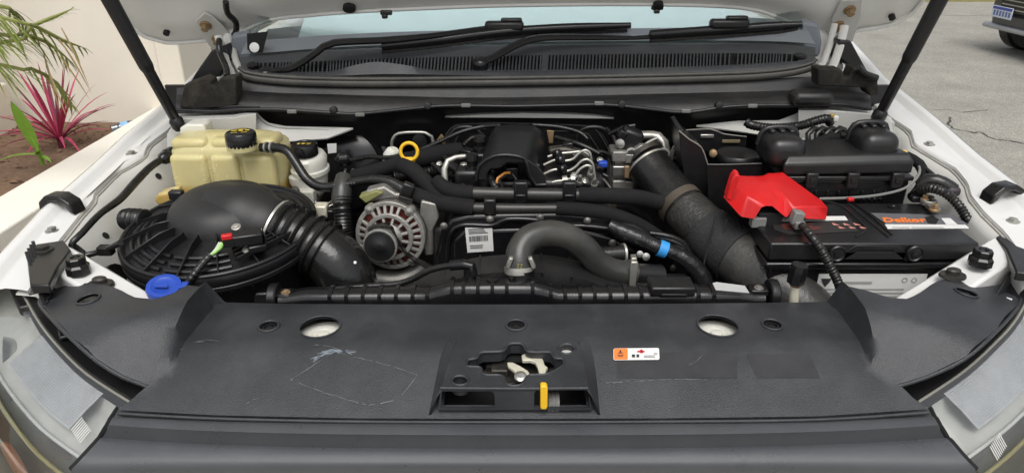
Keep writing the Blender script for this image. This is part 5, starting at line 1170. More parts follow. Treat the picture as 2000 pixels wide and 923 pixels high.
tube('tape_tail', Ys([(1432, 420, 1.42), (1448, 445, 1.395), (1440, 470, 1.375), (1450, 480, 1.37)]), .0016, RUB, ip, 6)
th_ = thing('throttle_body', 'silver throttle body with black actuator at the top of the fat pipe', 'throttle body', Yp(1240, 340, 1.7))
lathe('flange_ring', Yp(1262, 312, 1.68), (QP[0]-QP[1]), [(.050, -.002), (.0525, -.001), (.0525, .012), (.045, .016)], DARKMET, th_, 36)
rbox('housing', Yp(1218, 325, 1.70), (.075, .06, .10), ALU, th_, bev=.006)
for k in range(3): rbox('housing_block', Yp(1209, 304 + 28*k, 1.66), (.035, .02, .026), ALU if k != 1 else STEEL, th_, bev=.003); rbox('housing_block', Yp(1229, 308 + 26*k, 1.66), (.022, .02, .024), ALU, th_, bev=.003)
prism('ring_lug', Ys([(1238, 292), (1252, 283), (1268, 285), (1262, 300), (1244, 306)], 1.66), (0, .02, 0), ALU, th_, .004)
for px, py in ((1233, 300), (1296, 300)): lathe('lug_boss', Yp(px, py, 1.665), (0, -1, .2), [(.015, -.02), (.015, .004), (.010, .005)], ALU, th_, 16); lathe('rubber_bush', Yp(px, py, 1.658), (0, -1, .2), [(.010, 0), (.010, .006), (.004, .007)], RUB, th_, 14)
actm = rbox('actuator', Yp(1230, 272, 1.70), (.052, .05, .055), PLAS, th_, rot=Matrix.Rotation(.35, 3, 'Y'), bev=.008)
rbox('actuator_plug', Yp(1216, 262, 1.69), (.022, .03, .02), PLASG, th_, rot=Matrix.Rotation(.5, 3, 'Y'), bev=.003); bolt(Yp(1211, 281, 1.675), (-.5, -1, .2), .008, STEEL, th_)
tube('alloy_elbow', Ys([(1238, 266, 1.76), (1262, 264, 1.76), (1285, 266, 1.75), (1297, 278, 1.74), (1300, 300, 1.73)]), .014, BRIGHT, th_, 14, flat=.8)
tube('band_tail', Ys([(1252, 290, 1.665), (1266, 278, 1.68), (1283, 270, 1.69)]), .004, BRIGHT, th_, 8)
rbox('brass_stop', Yp(1224, 335, 1.635), (.012, .012, .03), BRASS, th_, bev=.002)
prism('lever', Ys([(1302, 312), (1316, 284), (1320, 285), (1314, 318), (1312, 335), (1300, 325)], 1.70), (0, .005, 0), ALU, th_, .001)

# ================================================================ POWER STEERING RESERVOIR ON ITS BRACKET
pb = thing('steering_fluid_bracket', 'black painted steel bracket plate behind the red battery cover', 'bracket', Yp(1400, 400, 1.6))
prism('side_plate', Ys([(1326, 256), (1334, 253), (1346, 272), (1372, 292), (1382, 320), (1384, 440), (1350, 440), (1330, 300)], 1.60), (.004, .12, 0), METBLK, pb, .0015)
tube('plate_edge', Ys([(1326, 255, 1.598), (1346, 272, 1.598), (1370, 288, 1.598), (1382, 321, 1.598)]), .0016, BRIGHT, pb, 6)
prism('front_plate', Ys([(1382, 322), (1488, 320), (1488, 440), (1384, 440)], 1.565), (0, .004, 0), METBLK, pb, .001)
tube('plate_edge', Ys([(1382, 321, 1.563), (1430, 321, 1.563), (1488, 319, 1.563)]), .0014, mat('worn_edge', (.2, .2, .19), .5, .5), pb, 6)
prism('back_plate', Ys([(1330, 255), (1388, 253), (1410, 262), (1458, 268), (1457, 292), (1332, 300)], 1.72), (0, .004, 0), METBLK, pb, .001)
rbox('slot', Yp(1381, 266, 1.717), (.034, .004, .010), STEEL, pb, bev=.002); rbox('slot', Yp(1428, 276, 1.717), (.045, .004, .009), mat('ochre_smear', (.16, .13, .07), .7), pb, bev=.002)
tube('plate_edge', Ys([(1326, 255, 1.716), (1388, 252, 1.716), (1412, 261, 1.716), (1458, 267, 1.716)]), .0014, BRIGHT, pb, 6)
pr = thing('steering_fluid_reservoir', 'round black capped fluid reservoir behind the bracket plate', 'reservoir', Yp(1440, 330, 1.64))
lathe('bowl', Yp(1440, 340, 1.645), (0, 0, 1), [(.04, -.05), (.046, 0), (.046, .035)], PLASG, pr, 32)
lathe('cap', Yp(1440, 305, 1.645), (0, 0, 1), [(.049, -.012), (.051, -.008), (.051, .004), (.047, .009), (.044, .008), (.004, .008)], PLAS, pr, 36)
lathe('side_bolt', Yp(1393, 299, 1.63), (-.3, -1, .2), [(.010, 0), (.009, .01), (.005, .012)], BRASS, pr, 12)

# ================================================================ BATTERY
bx0, bx1, by0, by1, bzt = .507, .918, 1.268, 1.475, 1.128
bat = thing('battery', 'black car battery with white and orange labels in the right front corner', 'battery', ((bx0+bx1)/2, by0, .9))
bxc = (bx0+bx1)/2; byc = (by0+by1)/2; BW, BDp = bx1-bx0, by1-by0
rbox('case', (bxc, byc, .965), (BW-.016, BDp-.016, .22), PLASG, bat, bev=.006)
lidb = rbox('case_lid', (bxc, byc, bzt-.019), (BW, BDp, .038), PLAS, bat, bev=.004)
rbox('lid_skirt', (bxc, byc, bzt-.049), (BW+.008, BDp+.008, .014), PLASG, bat, bev=.004)
def btop(px, py, dz=.0): return Zp(px, py, bzt + dz)
tube('lid_groove', [btop(*q, .001) for q in ((1655, 396), (1690, 425), (1735, 462))], .0022, BLK, lidb, 6)
tube('lid_groove', [btop(*q, .001) for q in ((1596, 392), (1640, 400), (1688, 440), (1690, 450), (1672, 462))], .0022, BLK, lidb, 6)
tube('lid_groove', [btop(*q, .001) for q in ((1665, 396), (1700, 420), (1742, 458))], .0022, PLASG, lidb, 6)
for px in (1638, 1790): lathe('handle_pivot', V((Yp(px, 470, by0).x, by0-.002, bzt-.020)), (0, -1, 0), [(.017, 0), (.017, .004), (.015, .006), (.013, .004), (.007, .004), (.006, .007)], PLAS, bat, 20)
hx0, hx1 = Yp(1638, 470, by0).x, Yp(1790, 470, by0).x
prism('carry_handle', [V((hx0+.01, by0-.003, bzt-.040)), V((hx0+.045, by0-.003, bzt-.014)), V((hx1-.045, by0-.003, bzt-.014)), V((hx1-.01, by0-.003, bzt-.040)), V((hx1-.005, by0-.003, bzt-.026)), V((hx1-.035, by0-.003, bzt-.003)), V((hx0+.035, by0-.003, bzt-.003)), V((hx0+.005, by0-.003, bzt-.026))], (0, .006, 0), PLASG, bat, .001)
rbox('handle_recess', ((hx0+hx1)/2, by0-.001, bzt-.026), (.12, .004, .016), BLK, bat, bev=.001)
for px in (1560, 1700): rbox('case_rib', (Yp(px, 530, by0).x, by0+.006, 1.07), (.15, .004, .004), PLAS, bat, bev=.001)
for i in range(5): rbox('vent_plug', btop(1675 + 11*i, 388, -.001), (.008, .008, .006), PLASG, lidb, bev=.001)
lathe('sight_eye', btop(1746, 405, .0), (0, 0, 1), [(.013, 0), (.013, .002), (.007, .002), (.006, .001)], PLASG, lidb, 18)
# top label, right: brand panel
la = prism('brand_label', [btop(*q, .0006) for q in ((1700, 416), (1862, 420), (1890, 438), (1735, 440))], (0, 0, .0006), mat('label_grey', (.13, .13, .14), .4, 0, .1, 40), bat, 0)
tL, tR = btop(1716, 428, .0016), btop(1800, 430, .0016)
text('brand_text', 'Delkor', btop(1726, 433, .0016), (1, .0, 0), (0, 1, 0), .031, ORG, la, .0012, .25)
lw = prism('label_strip', [btop(*q, .0008) for q in ((1728, 438), (1886, 439), (1893, 446), (1734, 447))], (0, 0, .0006), WHT, bat, 0)
quads('strip_print', [(.015, .002, .05, .006), (.055, .002, .12, .006)], btop(1730, 446, .0015), (1, 0, 0), (0, 1, 0), GREYINK, lw)
prism('label_code', [btop(*q, .0014) for q in ((1838, 426), (1856, 426), (1870, 438), (1848, 438))], (0, 0, .0004), WHT, la, 0)
hull('label_emblem', [[btop(*q, .0014) for q in ((1806, 424), (1822, 421), (1834, 428), (1828, 438), (1812, 436))] + [btop(1820, 430, .002)]], BLK, la, 0)
ll = prism('charge_label', [btop(*q, .0006) for q in ((1506, 427), (1660, 425), (1676, 452), (1540, 458), (1512, 448))], (0, 0, .0006), mat('label_black', (.03, .028, .027), .4), bat, 0)
prism('label_strip', [btop(*q, .0014) for q in ((1508, 424), (1650, 422), (1656, 430), (1512, 432))], (0, 0, .0006), WHT, bat, 0)
quads('warning_pictograms', [(.022*(i % 3)+.005*(i//3)+.004*(k % 2)*random.random(), -.016*(i//3)+.003*k, .022*(i % 3)+.005*(i//3)+.012-.0025*k, -.016*(i//3)+.003*k+.0022) for i in range(6) for k in range(4)], btop(1628, 440, .0015), (1, 0, 0), (0, 1, 0), PINK, ll)
quads('fine_print', [(.002, -.006*i, .05+.03*random.random(), -.006*i+.0025) for i in range(5)], btop(1522, 438, .0015), (1, 0, 0), (0, 1, 0), mat('dim_red_print', (.25, .06, .05), .6), ll)
# front label
fy = by0 + .0065
fl0 = prism('front_label', [V((Yp(1600, 532, fy).x, fy, 1.057)), V((Yp(1812, 532, fy).x, fy, 1.057)), V((Yp(1812, 532, fy).x, fy, .93)), V((Yp(1598, 532, fy).x, fy, .93))], (0, -.001, 0), WHT, bat, 0)
xl0 = Yp(1600, 532, fy).x
quads('front_print', [(.006, -.036-.0085*i, .006 + random.uniform(.17, .19), -.036-.0085*i+.0028) for i in range(8)] + [(.045, -.022, .11, -.0165), (.035, -.022, .041, -.0165)], V((xl0, fy-.0015, 1.057)), (1, 0, 0), (0, 0, 1), GREYINK, fl0)
prism('emblem', [V((xl0+.006, fy-.0016, 1.047)), V((xl0+.027, fy-.0016, 1.047)), V((xl0+.024, fy-.0016, 1.039)), V((xl0+.0165, fy-.0016, 1.028)), V((xl0+.009, fy-.0016, 1.039))], (0, -.0004, 0), INK, fl0, 0)
for k in range(2): washer('recycling_mark', V((xl0+.175+.019*k, fy-.0013, 1.043)), (0, -1, 0), .004, .0065, .0004, GREYINK, fl0, 6)
# negative terminal
nt_ = thing('negative_terminal_clamp', 'metal negative terminal clamp on the battery corner by the fender', 'terminal', btop(1812, 398))
lathe('post', btop(1812, 399), (0, 0, 1), [(.010, 0), (.009, .02), (.006, .021)], DARKMET, nt_, 16); washer('clamp_ring', btop(1812, 399, .006), (0, 0, 1), .010, .017, .012, ALU, nt_, 20, bev=.002)
rbox('clamp_arm', btop(1822, 406, .012), (.018, .03, .010), ALU, nt_, bev=.002); bolt(btop(1824, 410, .015), (0, 0, 1), .007, BRASS, nt_, h=.014); bolt(btop(1806, 390, .015), (0, 0, 1), .006, BRASS, nt_, h=.012)
rbox('clamp_block', btop(1792, 388, .01), (.03, .015, .014), PLAS, nt_, bev=.003)

# red terminal cover: folded shell of two humps
rc = thing('terminal_cover', 'bright red plastic cover over the positive battery terminal', 'terminal cover', Yp(1500, 430, 1.36))
RV = dict(a=(1436, 341, 1.485), b=(1486, 346, 1.475), c=(1502, 336, 1.495), d=(1528, 339, 1.495), e=(1604, 390, 1.43), f=(1616, 404, 1.405), g=(1613, 428, 1.372), h=(1576, 427, 1.348), i=(1580, 401, 1.358), j=(1537, 426, 1.343), o=(1424, 360, 1.45), n=(1412, 383, 1.395), m=(1447, 423, 1.345), p=(1460, 384, 1.354), x=(1478, 362, 1.41), l=(1473, 427, 1.342), w=(1489, 402, 1.346), v=(1508, 402, 1.347), y=(1500, 364, 1.40), z=(1534, 381, 1.378), k=(1550, 402, 1.352),
          a2=(1428, 400, 1.50), c2=(1510, 380, 1.52), e2=(1612, 410, 1.46))
RK = list(RV); RF = ['aopx', 'onmp', 'pmlw', 'xpwvy', 'axyb', 'byzdc', 'yvjz', 'zjk', 'dzke', 'ekif', 'khgi', 'igf']
RF = [[RK.index(q) for q in s_] for s_ in RF] + [[RK.index(q) for q in s_] for s_ in (['a', 'a2', 'n', 'o'], ['a', 'b', 'c', 'c2', 'a2'], ['c', 'd', 'e', 'e2', 'c2'], ['e', 'f', 'g', 'e2'])]
shell = mk('cover_shell', [Yp(*RV[q]) for q in RK], RF, RED, rc, 32, .0045, 3)
prism('front_fold', Ys([(1418, 388), (1430, 350), (1438, 341), (1446, 345), (1442, 356), (1428, 392)], 1.385), (0, .02, .006), RED, rc, .002)
tube('top_ridge', Ys([(1446, 346, 1.488), (1480, 350, 1.485), (1502, 341, 1.498)]), .004, RED, rc, 8)
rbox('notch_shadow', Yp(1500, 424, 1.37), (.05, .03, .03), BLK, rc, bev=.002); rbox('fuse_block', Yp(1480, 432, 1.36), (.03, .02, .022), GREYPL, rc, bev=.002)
bc_ = thing('battery_cable', 'black ribbed battery lead with grey connector hanging from the red cover', 'cable', Yp(1560, 430, 1.34))
rbox('connector', Yp(1556, 424, 1.332), (.022, .022, .028), GREYPL, bc_, rot=Matrix.Rotation(.2, 3, 'Y'), bev=.003); rbox('connector_cap', Yp(1560, 438, 1.325), (.020, .02, .016), GREYPL, bc_, bev=.002)
lathe('orange_seal', Yp(1566, 440, 1.312), (.3, -.6, -.6), [(.006, 0), (.007, .006), (.005, .008)], YEL, bc_, 12)
tube('conduit', Ys([(1566, 440, 1.305), (1585, 462, 1.258), (1606, 492, 1.245), (1624, 525, 1.235), (1640, 560, 1.225), (1650, 610, 1.215)]), [.007, .0085, .009, .009, .009, .009], RUB, bc_, 14, corr=(.006, .0009))

# ================================================================ FUSE BOX
fb_ = thing('fuse_box', 'long black fuse box with two domed lids behind the battery', 'fuse box', Yp(1660, 380, 1.5))
zf = Yp(1660, 318, 1.50).z; fx0, fx1 = Yp(1532, 318, 1.5).x, Yp(1787, 318, 1.5).x
hull('main_lid', [[V((fx0, 1.50, zf-.004)), V((fx1, 1.50, zf+.002)), V((fx0+.012, 1.515, zf+.012)), V((fx1-.008, 1.515, zf+.017)), V((fx0+.03, 1.62, zf+.016)), V((fx1-.03, 1.62, zf+.02)), V((fx0, 1.50, zf-.03)), V((fx1, 1.50, zf-.025)), V((fx0+.03, 1.62, zf-.03)), V((fx1-.03, 1.62, zf-.03))]], PLAS, fb_, .005, 3)
rbox('lid_flange', ((fx0+fx1)/2, 1.56, zf-.036), (fx1-fx0+.008, .13, .010), PLAS, fb_, bev=.002)
rbox('base', ((fx0+fx1)/2+.005, 1.56, zf-.085), (fx1-fx0-.01, .115, .09), PLASG, fb_, bev=.005)
for px in (1582, 1662, 1748):
    x = Yp(px, 350, 1.5).x; rbox('lid_latch', (x, 1.492, zf-.038), (.026, .012, .036), PLAS, fb_, bev=.003); rbox('latch_window', (x, 1.485, zf-.036), (.012, .004, .012), BLK, fb_, bev=.001)
for i in range(9): rbox('base_rib', (fx0+.03+i*.026, 1.5015, zf-.09), (.004, .006, .05), PLASG, fb_, bev=.001)
for px, py, yy in ((1535, 300, 1.575), (1716, 290, 1.585)):
    c = Yp(px, py-12, yy-.035); d = rbox('domed_lid', c + V((0, .03, -.01)), (.092, .115, .07), PLAS, fb_, bev=.026, seg=5, taper=.93)
    tube('lid_strap', [c + V((-.045, .055, -.01)), c + V((-.036, .055, .024)), c + V((0, .055, .031)), c + V((.036, .055, .024)), c + V((.045, .055, -.01))], .007, PLAS, d, 8, .01, up=(0, 1, 0))
    for k in (-1, 0, 1): rbox('strap_clip', c + V((.022*k, .04, .026)), (.012, .022, .010), PLAS, d, bev=.003)
    rbox('lid_notch', c + V((.0, -.028, -.034)), (.022, .006, .014), BLK, d, bev=.002)
rbox('side_box', Yp(1640, 300, 1.66), (.16, .06, .05), PLAS, fb_, bev=.006); 
# wiring round the fuse box
wh = thing('fuse_box_harness', 'taped wiring loops between the domed fuse box lids', 'harness', Yp(1610, 280, 1.68))
for i in range(4): tube('loop', Ys([(1580 + 16*i, 290, 1.67), (1578 + 17*i, 262, 1.68), (1590 + 17*i, 250, 1.69), (1604 + 17*i, 262, 1.70), (1606 + 16*i, 288, 1.71)]), .007, RUB, wh, 10)
tube('taped_trunk', Ys([(1560, 290, 1.66), (1590, 282, 1.65), (1620, 270, 1.65), (1650, 272, 1.66)]), .013, FOAM, wh, 12); rbox('white_tag', Yp(1613, 285, 1.64), (.025, .01, .012), WHT, wh, bev=.001)
tube('clip_band', Ys([(1636, 268, 1.655), (1648, 270, 1.655)]), .016, PLASG, wh, 12)
cw = thing('corrugated_conduit', 'black corrugated conduit along the bulkhead in the rear right corner', 'conduit', Yp(1540, 250, 1.76))
tube('conduit', Ys([(1458, 238, 1.75), (1470, 245, 1.74), (1510, 250, 1.73), (1560, 246, 1.73), (1595, 236, 1.73), (1615, 232, 1.735), (1622, 242, 1.74)]), .011, RUB, cw, 12, corr=(.0075, .0010))
rbox('clip', Yp(1625, 230, 1.74), (.012, .01, .02), mat('amber_clip', (.4, .28, .08), .5), cw, bev=.002); rbox('clip_head', Yp(1632, 232, 1.735), (.012, .012, .016), MILK, cw, bev=.003)
rh = thing('side_harness', 'thick taped harness curling between fuse box and right fender', 'harness', Yp(1830, 370, 1.5))
tube('taped_bundle', Ys([(1770, 305, 1.60), (1795, 320, 1.57), (1805, 345, 1.55), (1795, 370, 1.53), (1782, 385, 1.51)]), .012, FOAM, rh, 12)
tube('upper_conduit', Ys([(1795, 362, 1.50), (1815, 352, 1.49), (1840, 358, 1.48), (1862, 372, 1.47)]), .016, RUB, rh, 14)
tube('lower_conduit', Ys([(1788, 380, 1.50), (1812, 368, 1.46), (1842, 375, 1.43), (1870, 398, 1.41), (1890, 430, 1.40), (1900, 452, 1.40)]), .0095, RUB, rh, 12, corr=(.0075, .0015))
tube('thin_wire', Ys([(1600, 388, 1.48), (1660, 386, 1.48), (1720, 380, 1.48), (1770, 366, 1.48), (1795, 340, 1.50), (1795, 325, 1.53)]), .003, GREYPL, rh, 6)
tube('thin_wire', Ys([(1780, 310, 1.60), (1810, 332, 1.55), (1830, 350, 1.52), (1838, 362, 1.49)]), .006, RUB, rh, 8)
rbox('yellow_plug', Yp(1763, 300, 1.62), (.016, .014, .016), YEL, rh, bev=.003); rbox('tape_end', Yp(1860, 373, 1.465), (.03, .024, .022), mat('purple_black', (.035, .028, .034), .5), rh, bev=.008)
rbox('red_clip', Yp(1661, 389, 1.47), (.014, .01, .008), RED, rh, bev=.002)
# blue-taped harness in front of the timing cover
bt = thing('blue_taped_harness', 'black loom wrapped with one band of bright blue tape', 'harness', Yp(1270, 480, 1.40))
BT = Ys([(1190, 440, 1.42), (1215, 452, 1.41), (1245, 464, 1.40), (1278, 480, 1.39), (1310, 492, 1.385), (1345, 510, 1.38), (1372, 545, 1.37), (1380, 590, 1.36)])
tube('loom', BT, [.014, .017, .019, .016, .015, .018, .022, .024], mat('glossy_loom_tape', (.012, .012, .013), .28, 0, .2, 40, .5, 90), bt, 14, .008, wob=.12)
band('blue_tape', BT, [.014, .017, .019, .016, .015, .018, .022, .024], .39, .46, .0028, BLUETAPE, bt, 16)
for k in range(5):
    q = random.uniform
    tube('branch_wire', Ys([(1270+10*k, 455+6*k, 1.42), (1310+8*k, 462+10*k, 1.41), (1340+6*k, 480+14*k, 1.41), (1350+5*k, 520+8*k, 1.40), (1340+10*k, 570, 1.40)]), .006 + .002*(k % 3), RUB, bt, 8, wob=.1)
rbox('loom_bracket', Yp(1236, 520, 1.36), (.012, .02, .05), BRIGHT, bt, bev=.002); rbox('loom_plug', Yp(1320, 560, 1.36), (.05, .04, .05), PLAS, bt, bev=.006); bolt(Yp(1262, 501, 1.37), (0, -1, .3), .0055, STEEL, bt); bolt(Yp(1250, 496, 1.375), (0, -1, .3), .005, STEEL, bt)
# refrigerant service valve
sv_ = thing('service_valve', 'pale metal pipe stub with black screw cap rising by the radiator end', 'valve', Yp(1550, 590, 1.185))
tube('stub', [Yp(1550, 600, 1.185), Yp(1551, 575, 1.185), Yp(1555, 545, 1.185)], [.009, .0085, .0075], LATCHM, sv_, 14)
lathe('collar', Yp(1554, 552, 1.185), (.08, 0, 1), [(.010, -.006), (.012, 0), (.009, .006)], BRASS, sv_, 14)
lathe('cap', Yp(1556, 540, 1.185), (.08, -.05, 1), [(.0155, -.012), (.0165, .0), (.0165, .018), (.0145, .026), (.006, .0265)], PLASG, sv_, 24, fun=lambda q: 1 + .05*math.cos(q*8))
# left fender loom and plug
fl_h = thing('fender_loom', 'black loom with a round plug clipped along the left inner fender', 'harness', Yp(250, 370, 1.45))
FL = [Xp(158, 500, -.87), Xp(140, 478, -.87), Xp(160, 455, -.86), Xp(195, 418, -.855), Xp(235, 388, -.85), Xp(265, 355, -.845), Xp(295, 325, -.835), Xp(325, 306, -.82)]
tube('loom', FL, [.0065, .0065, .0068, .007, .0085, .009, .0085, .008], RUB, fl_h, 12, .01)
tube('loom_tail', [FL[1], Xp(160, 492, -.86), Xp(180, 520, -.84), Xp(200, 540, -.82)], .0065, RUB, fl_h, 10)
pd = (FL[-1]-FL[-2]).normalized(); lathe('plug', FL[-1] - pd*.02, pd, [(.009, 0), (.014, .008), (.016, .02), (.014, .024), (.017, .026), (.017, .042), (.012, .044), (.011, .036)], PLASG, fl_h, 16, fun=lambda q: 1 + .05*math.cos(q*5))
tube('clip_lead', [Xp(168, 498, -.85), Xp(200, 490, -.82), Xp(235, 474, -.76)], .006, RUB, fl_h, 10); rbox('loom_clip', Xp(207, 488, -.81), (.03, .02, .02), PLASG, fl_h, bev=.004)

# ================================================================ GAS STRUTS
def strut(label, a_, b_, ra, ex):
    A, B = a_, b_; d = (B-A).normalized(); top = A + d*ex
    t = thing('gas_strut', label, 'gas strut', A, 'struts holding the bonnet up')
    lathe('ball_joint', A - d*.012, d, [(.010, 0), (.015, .006), (.017, .014), (.017, .03), (.013, .036)], PLAS, t, 18)
    tube('rod_shroud', [A + d*.02, A + d*.04, A + d*(ex*.26)], [.012, .0125, .0135], PLASG, t, 16)
    tube('cylinder', [A + d*(ex*.24), A + d*(ex*.26), A + d*(ex*.74), A + d*(ex*.75)], [.0135, .0165, .0185, .017], METBLK, t, 20)
    tube('upper_rod', [A + d*(ex*.745), top], .007, STEEL, t, 10); lathe('ball_joint', top - d*.02, d, [(.012, 0), (.014, .01), (.013, .03)], PLAS, t, 16)
    lathe('ball_stud', A - V((0, .006, .004)), (0, 1, .1), [(.012, -.006), (.012, 0), (.007, .002), (.007, .03)], MILK, t, 14)
strut('black gas strut on the garden side, from coolant tank corner up to the bonnet', Yp(350, 247, 1.735), Yp(222, 14, 1.68), .017, .62)
strut('black gas strut on the road side, from fuse box corner up to the bonnet', Yp(1714, 232, 1.725), Yp(1835, 0, 1.67), .017, .62)

# ================================================================ PLANTS BESIDE THE HOUSE
def leafmat(name, c, v=.25): return mat(name, c, .5, 0, v, 20, spec=.4)
PALMG = leafmat('palm_leaf', (.20, .25, .045)); RACH = leafmat('palm_stem', (.25, .27, .08)); DRY = leafmat('palm_dry', (.30, .22, .09)); CORD = leafmat('cordyline_red', (.42, .05, .115), .4); CORDD = leafmat('cordyline_dark', (.14, .014, .04), .4); LEAFG = leafmat('canna_leaf', (.18, .33, .035))
def blade(v, f, base, dirv, L_, wd, droop, n=6, fold=.25, sd=None):
    d = V(dirv).normalized(); side = V(sd) if sd else d.cross(V((0, 0, 1)));
    if side.length < .05: side = V((1, 0, 0))
    side.normalize(); b = len(v); p = V(base)
    for i in range(n+1):
        t = i/n; w_ = wd*(math.sin(math.pi*min(1, .12 + t*.88))**.8)*(1 - .1*t); q = p + d*(L_*t) + V((0, 0, -droop*L_*t*t)); v += [q - side*w_ + V((0, 0, w_*fold)), q, q + side*w_ + V((0, 0, w_*fold))]
    for i in range(n): a_ = b + 3*i; f += [(a_, a_+1, a_+4, a_+3), (a_+1, a_+2, a_+5, a_+4)]
palm = thing('palm', 'green feathery palm arching in from the top left corner', 'palm', (-3.75, 3.5, .38))
tr = V((-3.75, 3.5, .38)); crown = tr + V((.05, 0, 1.05))
tube('trunk', [tr, tr + V((.02, 0, .5)), crown], [.07, .05, .045], mat('palm_bark', (.14, .1, .06), .9, 0, .3, 30, .5, 60), palm, 12, .05, corr=(.05, .004))
def frond(path, ll, droop, m=PALMG):
    P, _ = resample(path, 0, .036); fr_ = tube('frond', path, [.009]*(len(path)-1) + [.002], RACH, palm, 6, .05)
    v, f = [], []; n = len(P)
    for i in range(int(n*.2), n):
        t = (P[min(i+1, n-1)] - P[max(i-1, 0)]).normalized(); side = t.cross(V((0, 0, 1))).normalized(); k = math.sin(math.pi*(.12 + .86*i/n))**.6
        for s in (-1, 1):
            d = t*.95 + side*s*random.uniform(.25, .5) + V((0, 0, random.uniform(-.35, .12))); blade(v, f, P[i], d, ll*k*random.uniform(.8, 1.15), .0052, droop*random.uniform(.6, 1.4), 4)
    o = mk('leaflets', v, f, m, fr_, 0, recalc=False); o['kind'] = 'stuff'
for pth, ll, dr in ((((-80, 110), (0, 84), (60, 52), (105, 34), (140, 18)), .17, .25), (((-80, 70), (10, 36), (70, 52), (120, 78), (160, 92)), .22, .55), (((-80, 90), (-10, 66), (40, 66), (90, 82), (128, 112)), .24, .6), (((-80, 150), (0, 126), (60, 134), (110, 162), (140, 205)), .19, .6), (((-80, 30), (-20, 8), (20, 18), (50, 50)), .24, .6)):
    P = [crown] + [Yp(x, y, 3.3 + .1*i) for i, (x, y) in enumerate(pth[1:])]; P.insert(1, P[0].lerp(P[1], .5) + V((0, 0, .1))); frond(P, ll, dr)
v, f = [], []
for _ in range(5): blade(v, f, Yp(random.uniform(80, 120), random.uniform(50, 130), 3.45), (random.uniform(.1, .6), -.2, random.uniform(-.8, -.2)), .22, .005, .4, 4)
o = mk('dry_leaflets', v, f, DRY, palm, 0, recalc=False); o['kind'] = 'stuff'
cb = Zp(120, 282, .39)
cd = thing('cordyline', 'red spiky-leaved plant growing in the brown garden bed', 'plant', cb)
tube('stem', [cb - V((0, 0, .02)), cb + V((0, 0, .06))], .018, CORDD, cd, 10)
for i in range(44):
    az = i*2.399 + random.uniform(-.2, .2); el = math.radians(78 - 68*(i/54)**.9 + random.uniform(-8, 8)); v, f = [], []
    L_ = random.uniform(.38, .60)*(1 if i < 34 else .75); blade(v, f, cb + V((math.cos(az)*.012, math.sin(az)*.012, .05 - .0006*i)), (math.cos(az)*math.cos(el), math.sin(az)*math.cos(el), math.sin(el)), L_, random.uniform(.008, .012), .12 + .5*(i/54)*random.uniform(.6, 1.3), 7, .5)
    mk('leaf', v, f, CORD if random.random() < .7 else CORDD, cd, 0, recalc=False)
gb = Zp(84, 322, .39)
cn = thing('young_green_plant', 'single broad bright green leaf plant in front of the red spiky plant', 'plant', gb)
tube('stem', [gb, gb + V((-.005, 0, .10)), gb + V((-.03, 0, .2))], [.011, .010, .006], LEAFG, cn, 8)
for d, L_, wd, dr, h in (((-.16, -.1, 1), .29, .036, .04, .10), ((-.9, -.4, .25), .20, .016, .3, .06), ((.7, -.3, .2), .10, .016, .5, .05), ((.3, -.6, .5), .13, .02, .3, .06)):
    v, f = [], []; blade(v, f, gb + V((-.01, 0, h)), d, L_, wd, dr, 8, .3, (.97, .2, .1) if h > .09 else None); mk('leaf', v, f, LEAFG, cn, 60, recalc=False)
bo = thing('plastic_bottle', 'crumpled pale blue plastic bottle lying on the soil by the fender', 'bottle', Zp(247, 250, .40))
c = Zp(247, 247, .43); lathe('bottle_body', c, (.8, .5, .1), [(.02, -.09), (.032, -.085), (.033, -.05), (.028, -.045), (.033, -.04), (.033, .02), (.028, .05), (.012, .075), (.012, .095)], glass('pale_blue_plastic', (.55, .75, .95), .15, .15), bo, 20)
lathe('bottle_cap', c, (.8, .5, .1), [(.014, .085), (.014, .105), (.012, .107)], BLUE, bo, 16); lathe('bottle_label', c, (.8, .5, .1), [(.0338, -.03), (.0338, .012)], mat('blue_label', (.25, .5, .8), .5), bo, 20)

# ================================================================ PARKED CAR ACROSS THE ROAD
CARB = mat('dark_grey_car_paint', (.035, .037, .042), .25, .2, .05, 6, coat=.8)
carT = thing('parked_car', 'dark grey car with a blue and white number plate parked across the road', 'car', (0, 0, 0))
wp = Zp(1996, 98, 0)
fc = Zp(1955, 92, 0); yaw = math.radians(88)
ca, sa = math.cos(yaw), math.sin(yaw)
# local frame: lx across the face (to the near corner), ly along the car's length away from its face
u_ = V((ca, -sa, 0)); l_ = V((sa, ca, 0))
org = V((6.18, 7.80, 0))
carT.location = org
def cl(a_, b_, z): return org + u_*a_ + l_*b_ + V((0, 0, z))
secs = []
for b_, z0, z1, wn in ((-.0, .32, .75, .10), (.06, .28, .98, .04), (.5, .28, 1.08, 0), (1.2, .28, 1.12, 0), (1.6, .28, 1.5, .06), (2.4, .28, 1.62, .1), (3.8, .28, 1.58, .1), (4.3, .3, 1.0, .05)):
    secs.append([cl(-wn, b_, z0), cl(-wn*.3 + .0, b_, z0+.25), cl(-wn, b_, min(z1, .95)), cl(-wn - (.18 if z1 > 1.2 else .05), b_, z1), cl(-1.75 + wn + (.18 if z1 > 1.2 else .05), b_, z1), cl(-1.75 + wn, b_, min(z1, .95)), cl(-1.75 + wn*.3, b_, z0+.25), cl(-1.75+wn, b_, z0)])
n = 8; v = [p for s_ in secs for p in s_]; f = []
for i in range(len(secs)-1):
    for k in range(n): f.append((i*n+k, i*n+(k+1) % n, (i+1)*n+(k+1) % n, (i+1)*n+k))
f += [tuple(range(n)), tuple((len(secs)-1)*n+k for k in range(n))]
mk('body', v, f, CARB, carT, 40, .05, 3)
rbm = Matrix((u_, l_, V((0, 0, 1)))).transposed()
